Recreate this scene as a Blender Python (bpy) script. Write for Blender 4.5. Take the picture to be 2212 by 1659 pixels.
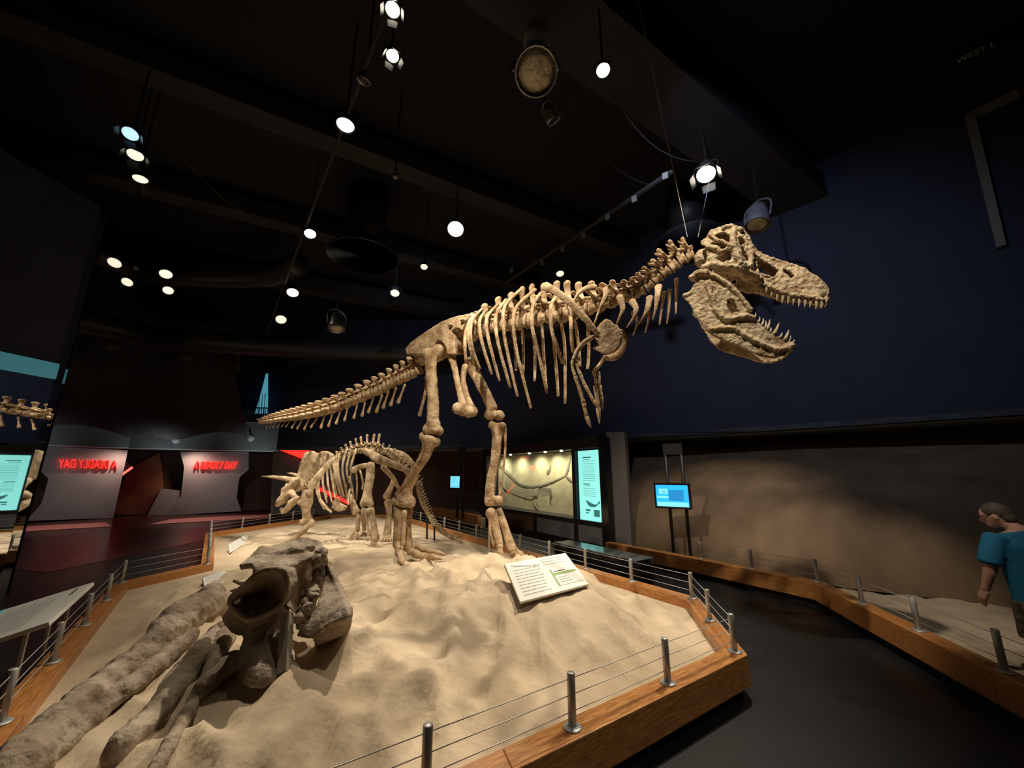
import bpy, bmesh, math, random
from mathutils import Vector, Matrix, noise, geometry
V = Vector
S = bpy.context.scene
COL = S.collection
for o in list(bpy.data.objects): bpy.data.objects.remove(o)
random.seed(7)

# ------------------------------------------------------------------ camera
FPX, CX, CY, PITCH, ZC = 840.0, 1106.0, 829.5, math.radians(12.95), 1.95
cd = bpy.data.cameras.new('camera'); cam = bpy.data.objects.new('camera', cd); COL.objects.link(cam)
cam.location = (0, 0, ZC); cam.rotation_euler = (math.pi/2 + PITCH, 0, 0)
cd.sensor_width = 36; cd.lens = 36*FPX/2212; cd.clip_start = .05; cd.clip_end = 200
S.camera = cam
# ------------------------------------------------------------------ world / exposure
w = bpy.data.worlds.new('world'); S.world = w; w.use_nodes = True
w.node_tree.nodes['Background'].inputs[0].default_value = (.55, .65, 1, 1)
w.node_tree.nodes['Background'].inputs[1].default_value = .006
S.view_settings.view_transform = 'Standard'; S.view_settings.look = 'None'
S.view_settings.exposure = 0; S.view_settings.gamma = 1; S.view_settings.use_curve_mapping = False
WARM = (1, .87, .69)
def spot(loc, tgt, power, size=40, blend=.5, col=WARM, rad=.06):
    l = bpy.data.lights.new('spot_beam', 'SPOT'); l.energy = power; l.color = col
    l.spot_size = math.radians(size); l.spot_blend = blend; l.shadow_soft_size = rad
    o = bpy.data.objects.new('spot_beam', l); COL.objects.link(o); o.location = loc
    o.rotation_euler = (V(tgt)-V(loc)).to_track_quat('-Z', 'Y').to_euler(); return o
# beams of the ceiling spotlights (the first ones start at lamps built further down, the rest are unseen, without a fitting)
spot((-2.73, 5.25, 7.3), (-3.2, 3.8, .3), 420, 66, .8)
spot((3.68, 6.3, 7.3), (0.3, 5.2, .5), 1600, 56, .9)
spot((-1.15, 8.0, 7.2), (-1.5, 3.7, .4), 1500, 38, .8, rad=.05)
spot((-1.15, 8.0, 7.0), (-2.2, 8.0, .4), 420, 80, .9, rad=.12)
spot((1.29, 4.35, 7.3), (0.6, 5.3, .6), 700, 56, .8)
spot((-1.42, 3.8, 7.3), (0.4, 6.0, 3.4), 1100, 50, .7)
spot((-1.2, 3.03, 7.3), (-1.9, 7.2, 2.2), 1000, 60, .7)
spot((4.2, -.2, 7.5), (1.6, 3.0, .2), 420, 40, .9)
spot((.7, 1.7, 8.4), (2.75, 4.15, 4.2), 1700, 28, .6)
spot((-5.3, 9.4, 7.3), (-5.6, 10.6, .4), 1300, 72, .8)
spot((-6.5, 7.2, 7.3), (-4.6, 9.9, 1.2), 1500, 46, .7)
spot((-3.2, 2.2, 7.4), (-5.5, 10.3, 3.0), 1100, 40, .8)
spot((-0.8, 13.0, 7.3), (-4.2, 12.2, .6), 700, 60, .8)

def ray(px, py):
    a, b = px-CX, py-CY
    c, s = math.cos(PITCH), math.sin(PITCH)
    return V((a, FPX*c + b*s, FPX*s - b*c))
CAMP = V((0, 0, ZC))
def atz(px, py, z):
    d = ray(px, py); return CAMP + d*((z-ZC)/d.z)
def aty(px, py, Y):
    d = ray(px, py); return CAMP + d*(Y/d.y)
def onpl(px, py, p0, n):
    d = ray(px, py); return CAMP + d*((V(p0)-CAMP).dot(n)/d.dot(n))
CF = V((0, math.cos(PITCH), math.sin(PITCH)))
def mpp(p): return (p-CAMP).dot(CF)/FPX

# ------------------------------------------------------------------ materials
M = {}
def mat(name, c, rough=.6, metal=0, c2=None, nscale=6, ramp=(.35, .65), bump=0, bscale=20, emit=0, wood=False, stretch=None, detail=6, spec=.5):
    m = bpy.data.materials.new(name); m.use_nodes = True; nt = m.node_tree; N = nt.nodes; L = nt.links
    b = N['Principled BSDF']
    b.inputs['Base Color'].default_value = (*c, 1); b.inputs['Roughness'].default_value = rough; b.inputs['Metallic'].default_value = metal
    b.inputs['Specular IOR Level'].default_value = spec
    if emit:
        b.inputs['Emission Color'].default_value = (*c, 1); b.inputs['Emission Strength'].default_value = emit
    if c2 or bump:
        g = N.new('ShaderNodeNewGeometry'); vec = g.outputs['Position']
        if stretch:
            mp = N.new('ShaderNodeMapping'); mp.inputs['Scale'].default_value = stretch[:3]
            if len(stretch) > 3: mp.inputs['Rotation'].default_value = (0, 0, stretch[3])
            if len(stretch) > 3:
                mp.vector_type = 'TEXTURE'; mp.inputs['Scale'].default_value = [1/k for k in stretch[:3]]
            L.new(vec, mp.inputs[0]); vec = mp.outputs[0]
    if c2:
        n = N.new('ShaderNodeTexNoise'); n.inputs['Scale'].default_value = nscale; n.inputs['Detail'].default_value = detail
        L.new(vec, n.inputs[0]); r = N.new('ShaderNodeValToRGB')
        r.color_ramp.elements[0].position = ramp[0]; r.color_ramp.elements[1].position = ramp[1]
        r.color_ramp.elements[0].color = (*c2, 1); r.color_ramp.elements[1].color = (*c, 1)
        L.new(n.outputs[0], r.inputs[0]); L.new(r.outputs[0], b.inputs['Base Color'])
    if bump:
        n2 = N.new('ShaderNodeTexNoise'); n2.inputs['Scale'].default_value = bscale; n2.inputs['Detail'].default_value = 8
        L.new(vec, n2.inputs[0]); bp = N.new('ShaderNodeBump'); bp.inputs['Strength'].default_value = bump; bp.inputs['Distance'].default_value = .03
        L.new(n2.outputs[0], bp.inputs['Height']); L.new(bp.outputs[0], b.inputs['Normal'])
    M[name] = m; return m
mat('bone', (.56, .41, .25), .75, c2=(.27, .165, .085), nscale=6, ramp=(.34, .58), bump=.6, bscale=28, spec=.2)
mat('skullbone', (.62, .50, .33), .75, c2=(.33, .22, .12), nscale=8, ramp=(.32, .58), bump=.9, bscale=26, spec=.2)
mat('tribone', (.58, .45, .29), .75, c2=(.28, .19, .11), nscale=7, ramp=(.30, .60), bump=.35, bscale=30, spec=.2)
mat('darkbone', (.47, .385, .29), .7, c2=(.19, .135, .088), nscale=5, ramp=(.32, .64), bump=.8, bscale=22, spec=.25)
mat('tooth', (.62, .50, .33), .4, c2=(.34, .24, .14), nscale=20)
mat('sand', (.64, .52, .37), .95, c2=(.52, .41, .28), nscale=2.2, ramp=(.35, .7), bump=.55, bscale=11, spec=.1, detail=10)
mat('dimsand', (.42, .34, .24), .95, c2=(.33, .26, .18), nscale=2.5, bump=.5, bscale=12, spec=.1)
mat('wood', (.62, .29, .085), .38, c2=(.36, .135, .032), nscale=9, ramp=(.35, .65), bump=.08, bscale=30, stretch=(1, 9, 9, math.radians(33)), detail=8)
mat('wood2', (.60, .27, .08), .38, c2=(.34, .125, .03), nscale=9, ramp=(.35, .65), bump=.08, bscale=30, stretch=(9, 1, 9, math.radians(33)), detail=8)
mat('steel', (.50, .50, .48), .45, .55)
mat('cable', (.60, .58, .54), .5, .4)
mat('black', (.008, .008, .009), .5)
mat('blackgloss', (.012, .013, .015), .12)
mat('floor', (.012, .0135, .0145), .42, c2=(.008, .009, .010), nscale=1.4, bump=.06, bscale=60)
mat('redfloor', (.060, .014, .013), .35, c2=(.04, .01, .01), nscale=2)
mat('paintedlight', (.55, .20, .17), .7, c2=(.45, .15, .13), nscale=3)
mat('navy', (.026, .033, .062), .85, c2=(.021, .027, .052), nscale=1.2)
mat('ceil', (.012, .012, .015), .9)
mat('beam', (.030, .029, .030), .8, c2=(.022, .022, .024), nscale=2)
mat('duct', (.05, .05, .052), .45, .4)
mat('brownwall', (.19, .125, .07), .85, c2=(.10, .063, .034), nscale=1.6, ramp=(.3, .7), bump=.3, bscale=5, stretch=(1, 1, .45))
mat('maroonwall', (.13, .065, .045), .8, c2=(.08, .036, .026), nscale=1.2, stretch=(1, 1, .4))
mat('soffit', (.42, .44, .42), .8)
mat('greywall', (.30, .30, .30), .8, c2=(.26, .26, .26), nscale=1)
mat('pier', (.13, .12, .105), .8)
mat('benchtop', (.14, .165, .175), .18)
mat('fascia', (.38, .42, .42), .8)
mat('greypanel', (.16, .155, .155), .7)
mat('mirror', (.72, .74, .75), .015, 1)
mat('canopy', (.055, .048, .045), .8, c2=(.03, .027, .028), nscale=2, stretch=(4, 4, .3))
mat('signwhite', (.86, .86, .80), .5)
mat('ink', (.06, .06, .06), .7)
mat('inkgrey', (.36, .36, .34), .7)
mat('green', (.30, .42, .18), .6)
mat('rock', (.50, .46, .28), .8, c2=(.40, .36, .20), nscale=3, bump=.3, bscale=14)
mat('fossil', (.13, .115, .07), .7, c2=(.22, .195, .12), nscale=12, bump=.4)
mat('fossil2', (.30, .27, .165), .8, c2=(.38, .34, .21), nscale=14, bump=.6)
mat('tealscreen', (.30, .90, .82), .5, emit=.92)
mat('tealink', (.10, .36, .36), .6, emit=.25)
mat('bluescreen', (.02, .42, .85), .4, emit=1.0)
mat('bluelight', (.20, .72, .88), .4, emit=1.0)
mat('bluedark', (.015, .25, .62), .4, emit=.8)
mat('neon', (1.0, .03, .02), .4, emit=1.5)
mat('neonhot', (1.0, .10, .07), .4, emit=2.6)
mat('lens', (1, .90, .70), .3, emit=14)
mat('lensdim', (1, .93, .70), .3, emit=1.1)
mat('lensblue', (.45, .72, 1), .3, emit=1.3)
mat('lampbody', (.03, .03, .032), .35, .3)
mat('lamprim', (.30, .30, .29), .35, .8)
mat('lampglass', (.80, .72, .54), .35, .1, c2=(.45, .39, .28), nscale=9, bump=.6, bscale=22)
mat('offwhite', (.50, .49, .43), .6)
mat('skin', (.52, .29, .21), .6)
mat('hair', (.045, .032, .022), .7, c2=(.09, .07, .05), nscale=30)
mat('shirt', (.010, .17, .30), .85, c2=(.008, .13, .25), nscale=4)
mat('shorts', (.13, .115, .085), .85, c2=(.04, .032, .024), nscale=9, ramp=(.48, .52))
mat('mural', (.26, .13, .06), .7, c2=(.10, .018, .012), nscale=.9, ramp=(.38, .68))
mat('skywin', (.16, .62, .78), .5, emit=.42)
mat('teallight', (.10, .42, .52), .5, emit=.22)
mat('dullgrey', (.10, .10, .11), .6)
mat('palegrey', (.19, .195, .175), .7)
mat('dimtext', (.85, .85, .75), .8)
mat('post', (.30, .26, .20), .6)
g = bpy.data.materials.new('glass'); g.use_nodes = True; nt = g.node_tree; nt.nodes.clear()
oo = nt.nodes.new('ShaderNodeOutputMaterial'); mx = nt.nodes.new('ShaderNodeMixShader'); tr = nt.nodes.new('ShaderNodeBsdfTransparent'); gl = nt.nodes.new('ShaderNodeBsdfGlossy')
gl.inputs['Roughness'].default_value = .02; fr = nt.nodes.new('ShaderNodeLayerWeight'); fr.inputs[0].default_value = .12
mu = nt.nodes.new('ShaderNodeMath'); mu.operation = 'MULTIPLY_ADD'; mu.inputs[1].default_value = .5; mu.inputs[2].default_value = .03
nt.links.new(fr.outputs[1], mu.inputs[0]); nt.links.new(mu.outputs[0], mx.inputs[0]); nt.links.new(tr.outputs[0], mx.inputs[1]); nt.links.new(gl.outputs[0], mx.inputs[2]); nt.links.new(mx.outputs[0], oo.inputs[0]); M['glass'] = g

# ------------------------------------------------------------------ mesh helpers
class MB:
    def __init__(s): s.v = []; s.f = []
    def add(s, vs, fs):
        k = len(s.v); s.v += [V(p) for p in vs]; s.f += [tuple(i+k for i in f) for f in fs]; return s
    def box(s, c, size, rz=0, R=None):
        c = V(c); h = [k/2 for k in size]; R = R or Matrix.Rotation(rz, 3, 'Z')
        vs = [c + R @ V((x*h[0], y*h[1], z*h[2])) for x in (-1, 1) for y in (-1, 1) for z in (-1, 1)]
        return s.add(vs, [(0, 1, 3, 2), (4, 6, 7, 5), (0, 4, 5, 1), (2, 3, 7, 6), (0, 2, 6, 4), (1, 5, 7, 3)])
    def prism(s, poly, off):            # poly: 3D loop, off: extrusion vector
        n = len(poly); off = V(off); a = [V(p) for p in poly]
        return s.add(a + [p+off for p in a], [tuple(range(n-1, -1, -1)), tuple(range(n, 2*n))] + [(i, (i+1) % n, n+(i+1) % n, n+i) for i in range(n)])
    def tube(s, pts, rad, seg=8, hint=(0, 0, 1), sub=1, cap=.6, flatcap=False, lump=0):
        pts = [V(p) for p in pts]; rad = [r if isinstance(r, tuple) else (r, r) for r in rad]
        if len(rad) == 1: rad = rad*len(pts)
        if sub > 1 and len(pts) > 2:
            P, Rr = [], []
            n = len(pts)
            for i in range(n-1):
                p0, p1, p2, p3 = pts[max(i-1, 0)], pts[i], pts[i+1], pts[min(i+2, n-1)]
                for k in range(sub):
                    t = k/sub
                    P.append(.5*((2*p1) + (p2-p0)*t + (2*p0-5*p1+4*p2-p3)*t*t + (3*p1-p0-3*p2+p3)*t**3))
                    h = t*t*(3-2*t); Rr.append(tuple(rad[i][q]*(1-h)+rad[i+1][q]*h for q in (0, 1)))
            P.append(pts[-1]); Rr.append(rad[-1]); pts, rad = P, Rr
        elif sub > 1:
            P, Rr = [], []
            for k in range(sub+1):
                t = k/sub; P.append(pts[0].lerp(pts[1], t)); h = t*t*(3-2*t); Rr.append(tuple(rad[0][q]*(1-h)+rad[1][q]*h for q in (0, 1)))
            pts, rad = P, Rr
        n = len(pts); T = [(pts[min(i+1, n-1)]-pts[max(i-1, 0)]).normalized() for i in range(n)]
        rows = []
        if flatcap: rows = [(pts[i], rad[i], T[i]) for i in range(n)]
        else:
            e = max(rad[0])*cap; rows += [(pts[0]-T[0]*e, tuple(k*.45 for k in rad[0]), T[0]), (pts[0]-T[0]*e*.6, tuple(k*.8 for k in rad[0]), T[0])]
            rows += [(pts[i], rad[i], T[i]) for i in range(n)]
            e = max(rad[-1])*cap; rows += [(pts[-1]+T[-1]*e*.6, tuple(k*.8 for k in rad[-1]), T[-1]), (pts[-1]+T[-1]*e, tuple(k*.45 for k in rad[-1]), T[-1])]
        H = V(hint); vs = []
        for c, r, t in rows:
            a1 = H - t*H.dot(t)
            if a1.length < 1e-4: a1 = t.orthogonal()
            a1.normalize(); a2 = t.cross(a1)
            for j in range(seg):
                an = 2*math.pi*j/seg
                q = a1*math.cos(an)*r[0] + a2*math.sin(an)*r[1]
                if lump: q *= 1 + lump*noise.noise((c+q)*9)
                vs.append(c+q)
        m = len(rows); fs = [(i*seg+j, i*seg+(j+1) % seg, (i+1)*seg+(j+1) % seg, (i+1)*seg+j) for i in range(m-1) for j in range(seg)]
        fs += [tuple(range(seg-1, -1, -1)), tuple((m-1)*seg+j for j in range(seg))]
        return s.add(vs, fs)
    def blob(s, c, r, axes=None, seg=10, rings=6, lump=0):
        c = V(c); r = (r, r, r) if not hasattr(r, '__len__') else r
        A = axes or (V((1, 0, 0)), V((0, 1, 0)), V((0, 0, 1)))
        A = [V(a).normalized() for a in A]
        vs = []
        for i in range(rings+1):
            th = math.pi*(.04 + .92*i/rings)
            for j in range(seg):
                ph = 2*math.pi*j/seg
                q = A[0]*r[0]*math.sin(th)*math.cos(ph) + A[1]*r[1]*math.sin(th)*math.sin(ph) + A[2]*r[2]*math.cos(th)
                if lump: q *= 1 + lump*noise.noise((c+q)*8)
                vs.append(c+q)
        fs = [(i*seg+j, (i+1)*seg+j, (i+1)*seg+(j+1) % seg, i*seg+(j+1) % seg) for i in range(rings) for j in range(seg)]
        fs += [tuple(range(seg)), tuple(rings*seg+j for j in range(seg-1, -1, -1))]
        return s.add(vs, fs)
    def lathe(s, prof, seg=16, o=(0, 0, 0), axis=(0, 0, 1)):     # prof: (r, h)
        ax = V(axis).normalized(); a1 = ax.orthogonal().normalized(); a2 = ax.cross(a1); o = V(o); vs = []
        for r, h in prof:
            for j in range(seg):
                an = 2*math.pi*j/seg; vs.append(o + ax*h + (a1*math.cos(an)+a2*math.sin(an))*r)
        n = len(prof); fs = [(i*seg+j, i*seg+(j+1) % seg, (i+1)*seg+(j+1) % seg, (i+1)*seg+j) for i in range(n-1) for j in range(seg)]
        fs += [tuple(range(seg-1, -1, -1)), tuple((n-1)*seg+j for j in range(seg))]
        return s.add(vs, fs)
    def mesh(s, name):
        me = bpy.data.meshes.new(name); me.from_pydata([tuple(p) for p in s.v], [], s.f); me.update()
        bm = bmesh.new(); bm.from_mesh(me); bmesh.ops.recalc_face_normals(bm, faces=bm.faces); bm.to_mesh(me); bm.free(); return me
    def build(s, name, m, parent=None, smooth=False, ang=None, bevel=0, remesh=0, disp=0, dsize=.1):
        me = s.mesh(name); return place(name, me, m, parent, smooth, bevel, remesh, disp, dsize)
def place(name, me, m, parent=None, smooth=False, bevel=0, remesh=0, disp=0, dsize=.1, mw=None):
    o = bpy.data.objects.new(name, me); COL.objects.link(o)
    if m and not me.materials: me.materials.append(M[m])
    if smooth:
        for p in me.polygons: p.use_smooth = True
    if parent:
        o.parent = parent; pw = Matrix.Translation(parent.location) if not parent.parent else Matrix.Identity(4)
        if parent.type == 'EMPTY': o.matrix_parent_inverse = Matrix.Translation(-V(parent.location))
    if mw is not None: o.matrix_basis = mw
    if bevel:
        b = o.modifiers.new('b', 'BEVEL'); b.width = bevel; b.segments = 2; b.limit_method = 'ANGLE'
    if remesh:
        r = o.modifiers.new('r', 'REMESH'); r.mode = 'VOXEL'; r.voxel_size = remesh; r.use_smooth_shade = True
        sm = o.modifiers.new('s', 'SMOOTH'); sm.factor = .5; sm.iterations = smooth if type(smooth) is int and smooth > 1 else 2
    if disp:
        t = bpy.data.textures.new('relief', 'CLOUDS'); t.noise_scale = dsize; t.noise_depth = 3
        d = o.modifiers.new('d', 'DISPLACE'); d.texture = t; d.strength = disp; d.texture_coords = 'GLOBAL'; d.mid_level = .5
    return o
def thing(name, label, cat, loc=(0, 0, 0), group=None):
    o = bpy.data.objects.new(name, None); COL.objects.link(o); o.location = loc; o.empty_display_size = .1
    return tag(o, label, cat, group)
def tag(o, label, cat, group=None, kind=None):
    if label: o['label'] = label
    if cat: o['category'] = cat
    if group: o['group'] = group
    if kind: o['kind'] = kind
    return o
def struct(o, label=None): o['kind'] = 'structure'; return tag(o, label, None) if label else o
def textmesh(txt, size, ext=0, shear=0, align='LEFT'):
    c = bpy.data.curves.new('t', 'FONT'); c.body = txt; c.size = size; c.extrude = ext; c.shear = shear; c.align_x = align
    o = bpy.data.objects.new('t', c); COL.objects.link(o); dg = bpy.context.evaluated_depsgraph_get()
    me = bpy.data.meshes.new_from_object(o.evaluated_get(dg)); bpy.data.objects.remove(o); return me
# ================================================================== SETTING
def quad(name, a, b, z0, z1, m, th=.2, side=1):         # vertical slab over plan points a->b, thickness to the outside
    a, b = V((*a, z0)), V((*b, z0)); d = (b-a).normalized(); n = V((d.y, -d.x, 0))*side*th
    return MB().prism([a, b, b+V((0, 0, z1-z0)), a+V((0, 0, z1-z0))], n).build(name, m)
ZS, ZT = 3.0, 9.8
struct(MB().box((0, 10, -.1), (60, 44, .2)).build('floor', 'floor'))
struct(MB().prism([(-30, -2, 0), (-9.5, 6.0, 0), (-9.2, 12, 0), (-8.2, 16.9, 0), (-11, 26, 0), (-30, 26, 0)], (0, 0, .006)).build('floor_gallery', 'redfloor'))
struct(MB().box((0, 10, ZT+.1), (60, 44, .2)).build('ceiling', 'ceil'))
K0, K1, K2, K3 = (-10.9, 18.2), (-2.04, 16.8), (6.37, 10.0), (13.5, 3.1)
struct(quad('wall_back', K0, K1, ZS, ZT, 'navy', .25, -1))
struct(quad('wall_right', K1, K2, ZS, ZT, 'navy', .25, -1))
struct(quad('wall_right_near', K2, K3, ZS, ZT, 'navy', .25, -1))
struct(quad('wall_behind_camera', (13.5, -6), (-14, -6), 0, ZT, 'navy', .2, 1))
struct(quad('wall_far_right', (13.5, 3.1), (13.5, -6), 0, ZT, 'navy', .2, 1))
# recessed lower walls and the soffit between
Rb = [(-11.4, 20.4), (-1.6, 19.4), (6.15, 13.2), (15.0, 4.6)]
struct(quad('wall_back_lower', Rb[0], Rb[1], 0, ZS, 'maroonwall', .2, -1))
struct(quad('wall_right_lower', Rb[1], Rb[2], 0, ZS, 'brownwall', .2, -1))
bw = MB(); lo = [(2.95, 10.5, .1), (4.2, 8.9, .1), (5.6, 7.1, .1), (8.3, 5.4, .05), (14.2, 3.3, .05)]; hi = [(4.6, 14.35, ZS), (6.1, 13.15, ZS), (8.3, 11.0, ZS), (11, 8.4, ZS), (14.9, 4.6, ZS)]; KK = 8
for a_, c_ in zip(lo, hi):
    for k in range(KK+1): u = k/KK; v = V(a_).lerp(V(c_), u**2.2); v.z = .08+(ZS-.08)*u; bw.v.append(v)
for i in range(4):
    for k in range(KK): bw.f.append((i*(KK+1)+k, (i+1)*(KK+1)+k, (i+1)*(KK+1)+k+1, i*(KK+1)+k+1))
struct(bw.build('wall_backdrop', 'brownwall', None, True))
struct(quad('wall_right_lower_near', Rb[2], Rb[3], 0, ZS, 'brownwall', .2, -1))
for i, n in enumerate(('trim_1', 'trim_2', 'trim_3')):
    k = (K0, K1, K2, K3)
    struct(MB().prism([(*k[i], ZS), (*k[i+1], ZS), (*Rb[i+1], ZS), (*Rb[i], ZS)], (0, 0, .12)).build(n, 'soffit'))
# left gallery: fascia, back wall, side
G0, G1 = (-17.6, 17.2), (-10.9, 20.6)
struct(quad('wall_fascia', (-19.6, 16.2), (-10.95, 20.4), 3.02, 4.45, 'fascia', .3, -1))
struct(quad('wall_gallery', (-24, 18.0), (-11.0, 23.6), 0, 3.02, 'maroonwall', .3, -1))
struct(quad('wall_left', (-24, 18.0), (-24, -6), 0, ZT, 'navy', .3, -1))
struct(quad('wall_upper_gallery', (-24, 20.5), (-10.4, 25.5), 4.4, ZT, 'navy', .3, -1))
struct(MB().prism([(-24, 18, 3.05), (-19.6, 16.2, 3.05), (-10.95, 20.4, 3.05), (-11, 24.6, 3.05), (-24, 21, 3.05)], (0, 0, 1.37)).build('floor_balcony', 'greypanel'))
struct(quad('wall_gallery_side', (-10.95, 20.4), (-10.9, 18.2), 3.0, ZT, 'navy', .2, -1))
# mirrored wall panels
struct(tag(quad('wall_mirror', (-8.6, 6.9), (-12.7, 12.6), 0, 7.2, 'mirror', .3, 1), 'tall mirrored wall panel facing the red letter wall', None))
struct(tag(quad('wall_mirror_near', (-9.53, .57), (-8.6, 6.9), 0, 3.62, 'mirror', .3, 1), 'mirrored wall panel facing the dinosaur platform', None))
struct(tag(quad('wall_mirror_header', (-9.53, .57), (-8.6, 6.9), 3.62, 7.2, 'navy', .3, 1), 'dark header above the mirrored wall', None))

# ------------------------------------------------------------------ ceiling beams, ducts, rails
def beam(name, a, b, w_, h, m, label, cat):
    a, b = V(a), V(b); d = (b-a); L = d.length; rz = math.atan2(d.y, d.x)
    c = (a+b)/2; return tag(MB().box(c, (L, w_, h), rz).build(name, m), label, cat)
beam('ceiling_beam', (7.75, 9.0, 9.1), (-9, -1.5, 9.1), 1.1, .7, 'beam', 'wide boxed beam running to the navy wall behind the skull', 'beam')
beam('ceiling_beam', (10.8, 6.3, 9.4), (-3, -4.5, 9.4), .8, .6, 'beam', 'boxed beam at the upper right carrying pale letters', 'beam')
beam('ceiling_beam', (4.3, 12.0, 9.3), (-14, 1.5, 9.3), .5, .5, 'beam', 'slim beam between the round diffuser and the blazing spotlights', 'beam')
beam('ceiling_beam', (1.2, 14.6, 9.3), (-17, 4.5, 9.3), .5, .5, 'beam', 'slim beam above the three stacked blue-white spotlights', 'beam')
beam('ceiling_beam', (-2.0, 17, 9.2), (-22, 7.5, 9.2), .6, .6, 'beam', 'farthest slim beam above the dark canopy', 'beam')
d = MB().tube([(-17, 13.2, 7.0), (-3.5, 15.9, 7.0), (3.0, 11.6, 7.3)], [.42], 20, sub=8, flatcap=True).build('air_duct', 'duct', None, True)
tag(d, 'long round air duct under the back of the ceiling', 'duct')
d = MB().tube([(-20, 10.5, 8.3), (-9.5, 11.8, 8.3), (-6.6, 10.9, 8.3)], [.35], 18, sub=8, flatcap=True).build('air_duct', 'duct', None, True)
tag(d, 'dark air duct bending above the canopy', 'duct')
def diffuser(c, r, label):
    t = thing('air_diffuser', label, 'diffuser', c)
    for k, rr in enumerate((1.0, .72, .48, .26)):
        MB().lathe([(r*rr, 0), (r*rr*1.0, .05), (r*(rr-.10), .14+.05*k), (r*(rr-.16), .14+.05*k), (r*(rr-.03), .0)], 32, c).build('ring', 'duct', t, True)
    MB().lathe([(r*.55, .25), (r*.55, 9.78-c[2])], 24, c).build('neck', 'duct', t, True)
p = atz(785, 556, 7.7); diffuser(tuple(p), .93, 'round concentric ceiling diffuser left of the blazing spotlight')
p = atz(1490, 520, 8.2); diffuser(tuple(p), .85, 'round dark ceiling diffuser behind the tyrannosaur neck')
# cable tray with its small plates
t = thing('cable_tray', 'thin dark rail dotted with small pale plates behind the tyrannosaur back', 'rail', tuple(atz(1320, 462, 7.6)))
ca, cb = atz(1090, 612, 7.6), atz(1450, 372, 7.6)
MB().tube([ca, cb], [.05], 6).build('rail', 'beam', t)
for q in ((1105, 583), (1171, 566), (1215, 537), (1260, 507), (1312, 468), (1370, 430), (1437, 380)):
    c = atz(q[0], q[1], 7.5); MB().box(c, (.10, .03, .14), -.6).build('plate', 'palegrey', t)
for (a, b, lb) in (((850, -20), (560, 770), 'track rail with a column of lit spotlights above the triceratops'), ((1330, 60), (640, 1000), None), ((270, 250), (310, 420), 'short track rail holding the blue-white spotlights')):
    if lb: tag(MB().tube([atz(*a, 7.62), atz(b[0], min(b[1], 760), 7.62)], [.03], 6).build('track_rail', 'beam'), lb, 'rail')

# ================================================================== ISLAND
ISL = [(2.05, 4.04), (2.37, 5.61), (-4.75, 16.4), (-7.2, 16.2), (-8.35, 11.4), (-5.53, 7.61), (-5.88, 6.37), (-2.1, 1.29)]
ZCURB = .35
def offset_poly(P, d):           # P counter-clockwise; d > 0 outwards
    out = []; n = len(P)
    for i in range(n):
        a, b, c = V(P[i-1]), V(P[i]), V(P[(i+1) % n])
        d1, d2 = (b-a).normalized(), (c-b).normalized(); n1, n2 = V((d1.y, -d1.x)), V((d2.y, -d2.x))
        m = (n1+n2).normalized(); out.append(b + m*(d/max(.4, m.dot(n1))))
    return out
def segdist(x, y, P):
    best = 1e9; n = len(P); p = V((x, y))
    for i in range(n):
        a, b = V(P[i]), V(P[(i+1) % n]); ab = b-a; t = max(0, min(1, (p-a).dot(ab)/ab.length_squared)); best = min(best, (a+ab*t-p).length)
    return best
def inside(x, y, P):
    r = False; n = len(P)
    for i in range(n):
        (x1, y1), (x2, y2) = P[i], P[(i+1) % n]
        if (y1 > y) != (y2 > y) and x < (x2-x1)*(y-y1)/(y2-y1)+x1: r = not r
    return r
def sst(a, b, x): t = max(0, min(1, (x-a)/(b-a))); return t*t*(3-2*t)
def HS(x, y):
    d = segdist(x, y, ISL) if inside(x, y, ISL) else 0
    A = .36*math.exp(-((x+.1)/2.3)**2 - ((y-5.3)/2.3)**2) + .13
    h = .235 + A*sst(.05, 1.5, d)
    p = V((x, y, 0)); k = sst(.1, .8, d)
    h += k*(.05*noise.fractal(p*.9, 1, 2, 4) + .030*noise.fractal(V((x*2.1+y*.6, y*1.4, 3)), 1, 2, 4))
    near = 1-sst(6, 9, y)
    rd = 1-abs(noise.noise(V((x*2.2+.9*y, y*1.1-x*.5, 9)))*2)
    rd2 = 1-abs(noise.noise(V((x*4.5+2.0*y, y*2.0-x*1.2, 4)))*2)
    sg = 1-.8*math.exp(-(((x-.35)/.55)**2+((y-4.75)/.45)**2))
    h += k*near*sg*(.12*(max(0, rd)**1.6-.4) + .055*(max(0, rd2)**1.5-.4)) + k*.012*noise.noise(V((x*7, y*7, 1)))
    return h
def on_sand(px, py):
    d = ray(px, py).normalized(); t = 1.5
    while t < 30:
        p = CAMP + d*t
        if p.z <= HS(p.x, p.y): return p
        t += .02
    return p
xs = [-8.5 + .052*i for i in range(212)]; ys = []; y = 1.2
while y < 16.6: ys.append(y); y += .042 + .008*max(0, y-4.5)
sb = MB(); idx = {}
for j, y in enumerate(ys):
    for i, x in enumerate(xs):
        if inside(x, y, ISL): idx[i, j] = len(sb.v); sb.v.append(V((x, y, HS(x, y))))
for j in range(len(ys)-1):
    for i in range(len(xs)-1):
        q = [idx.get(k) for k in ((i, j), (i+1, j), (i+1, j+1), (i, j+1))]
        if None not in q: sb.f.append(tuple(q))
tag(sb.build('sand_bed', 'sand', None, True), 'rippled pale sand mounded inside the wooden platform curb', 'sand', kind='stuff')

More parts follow.
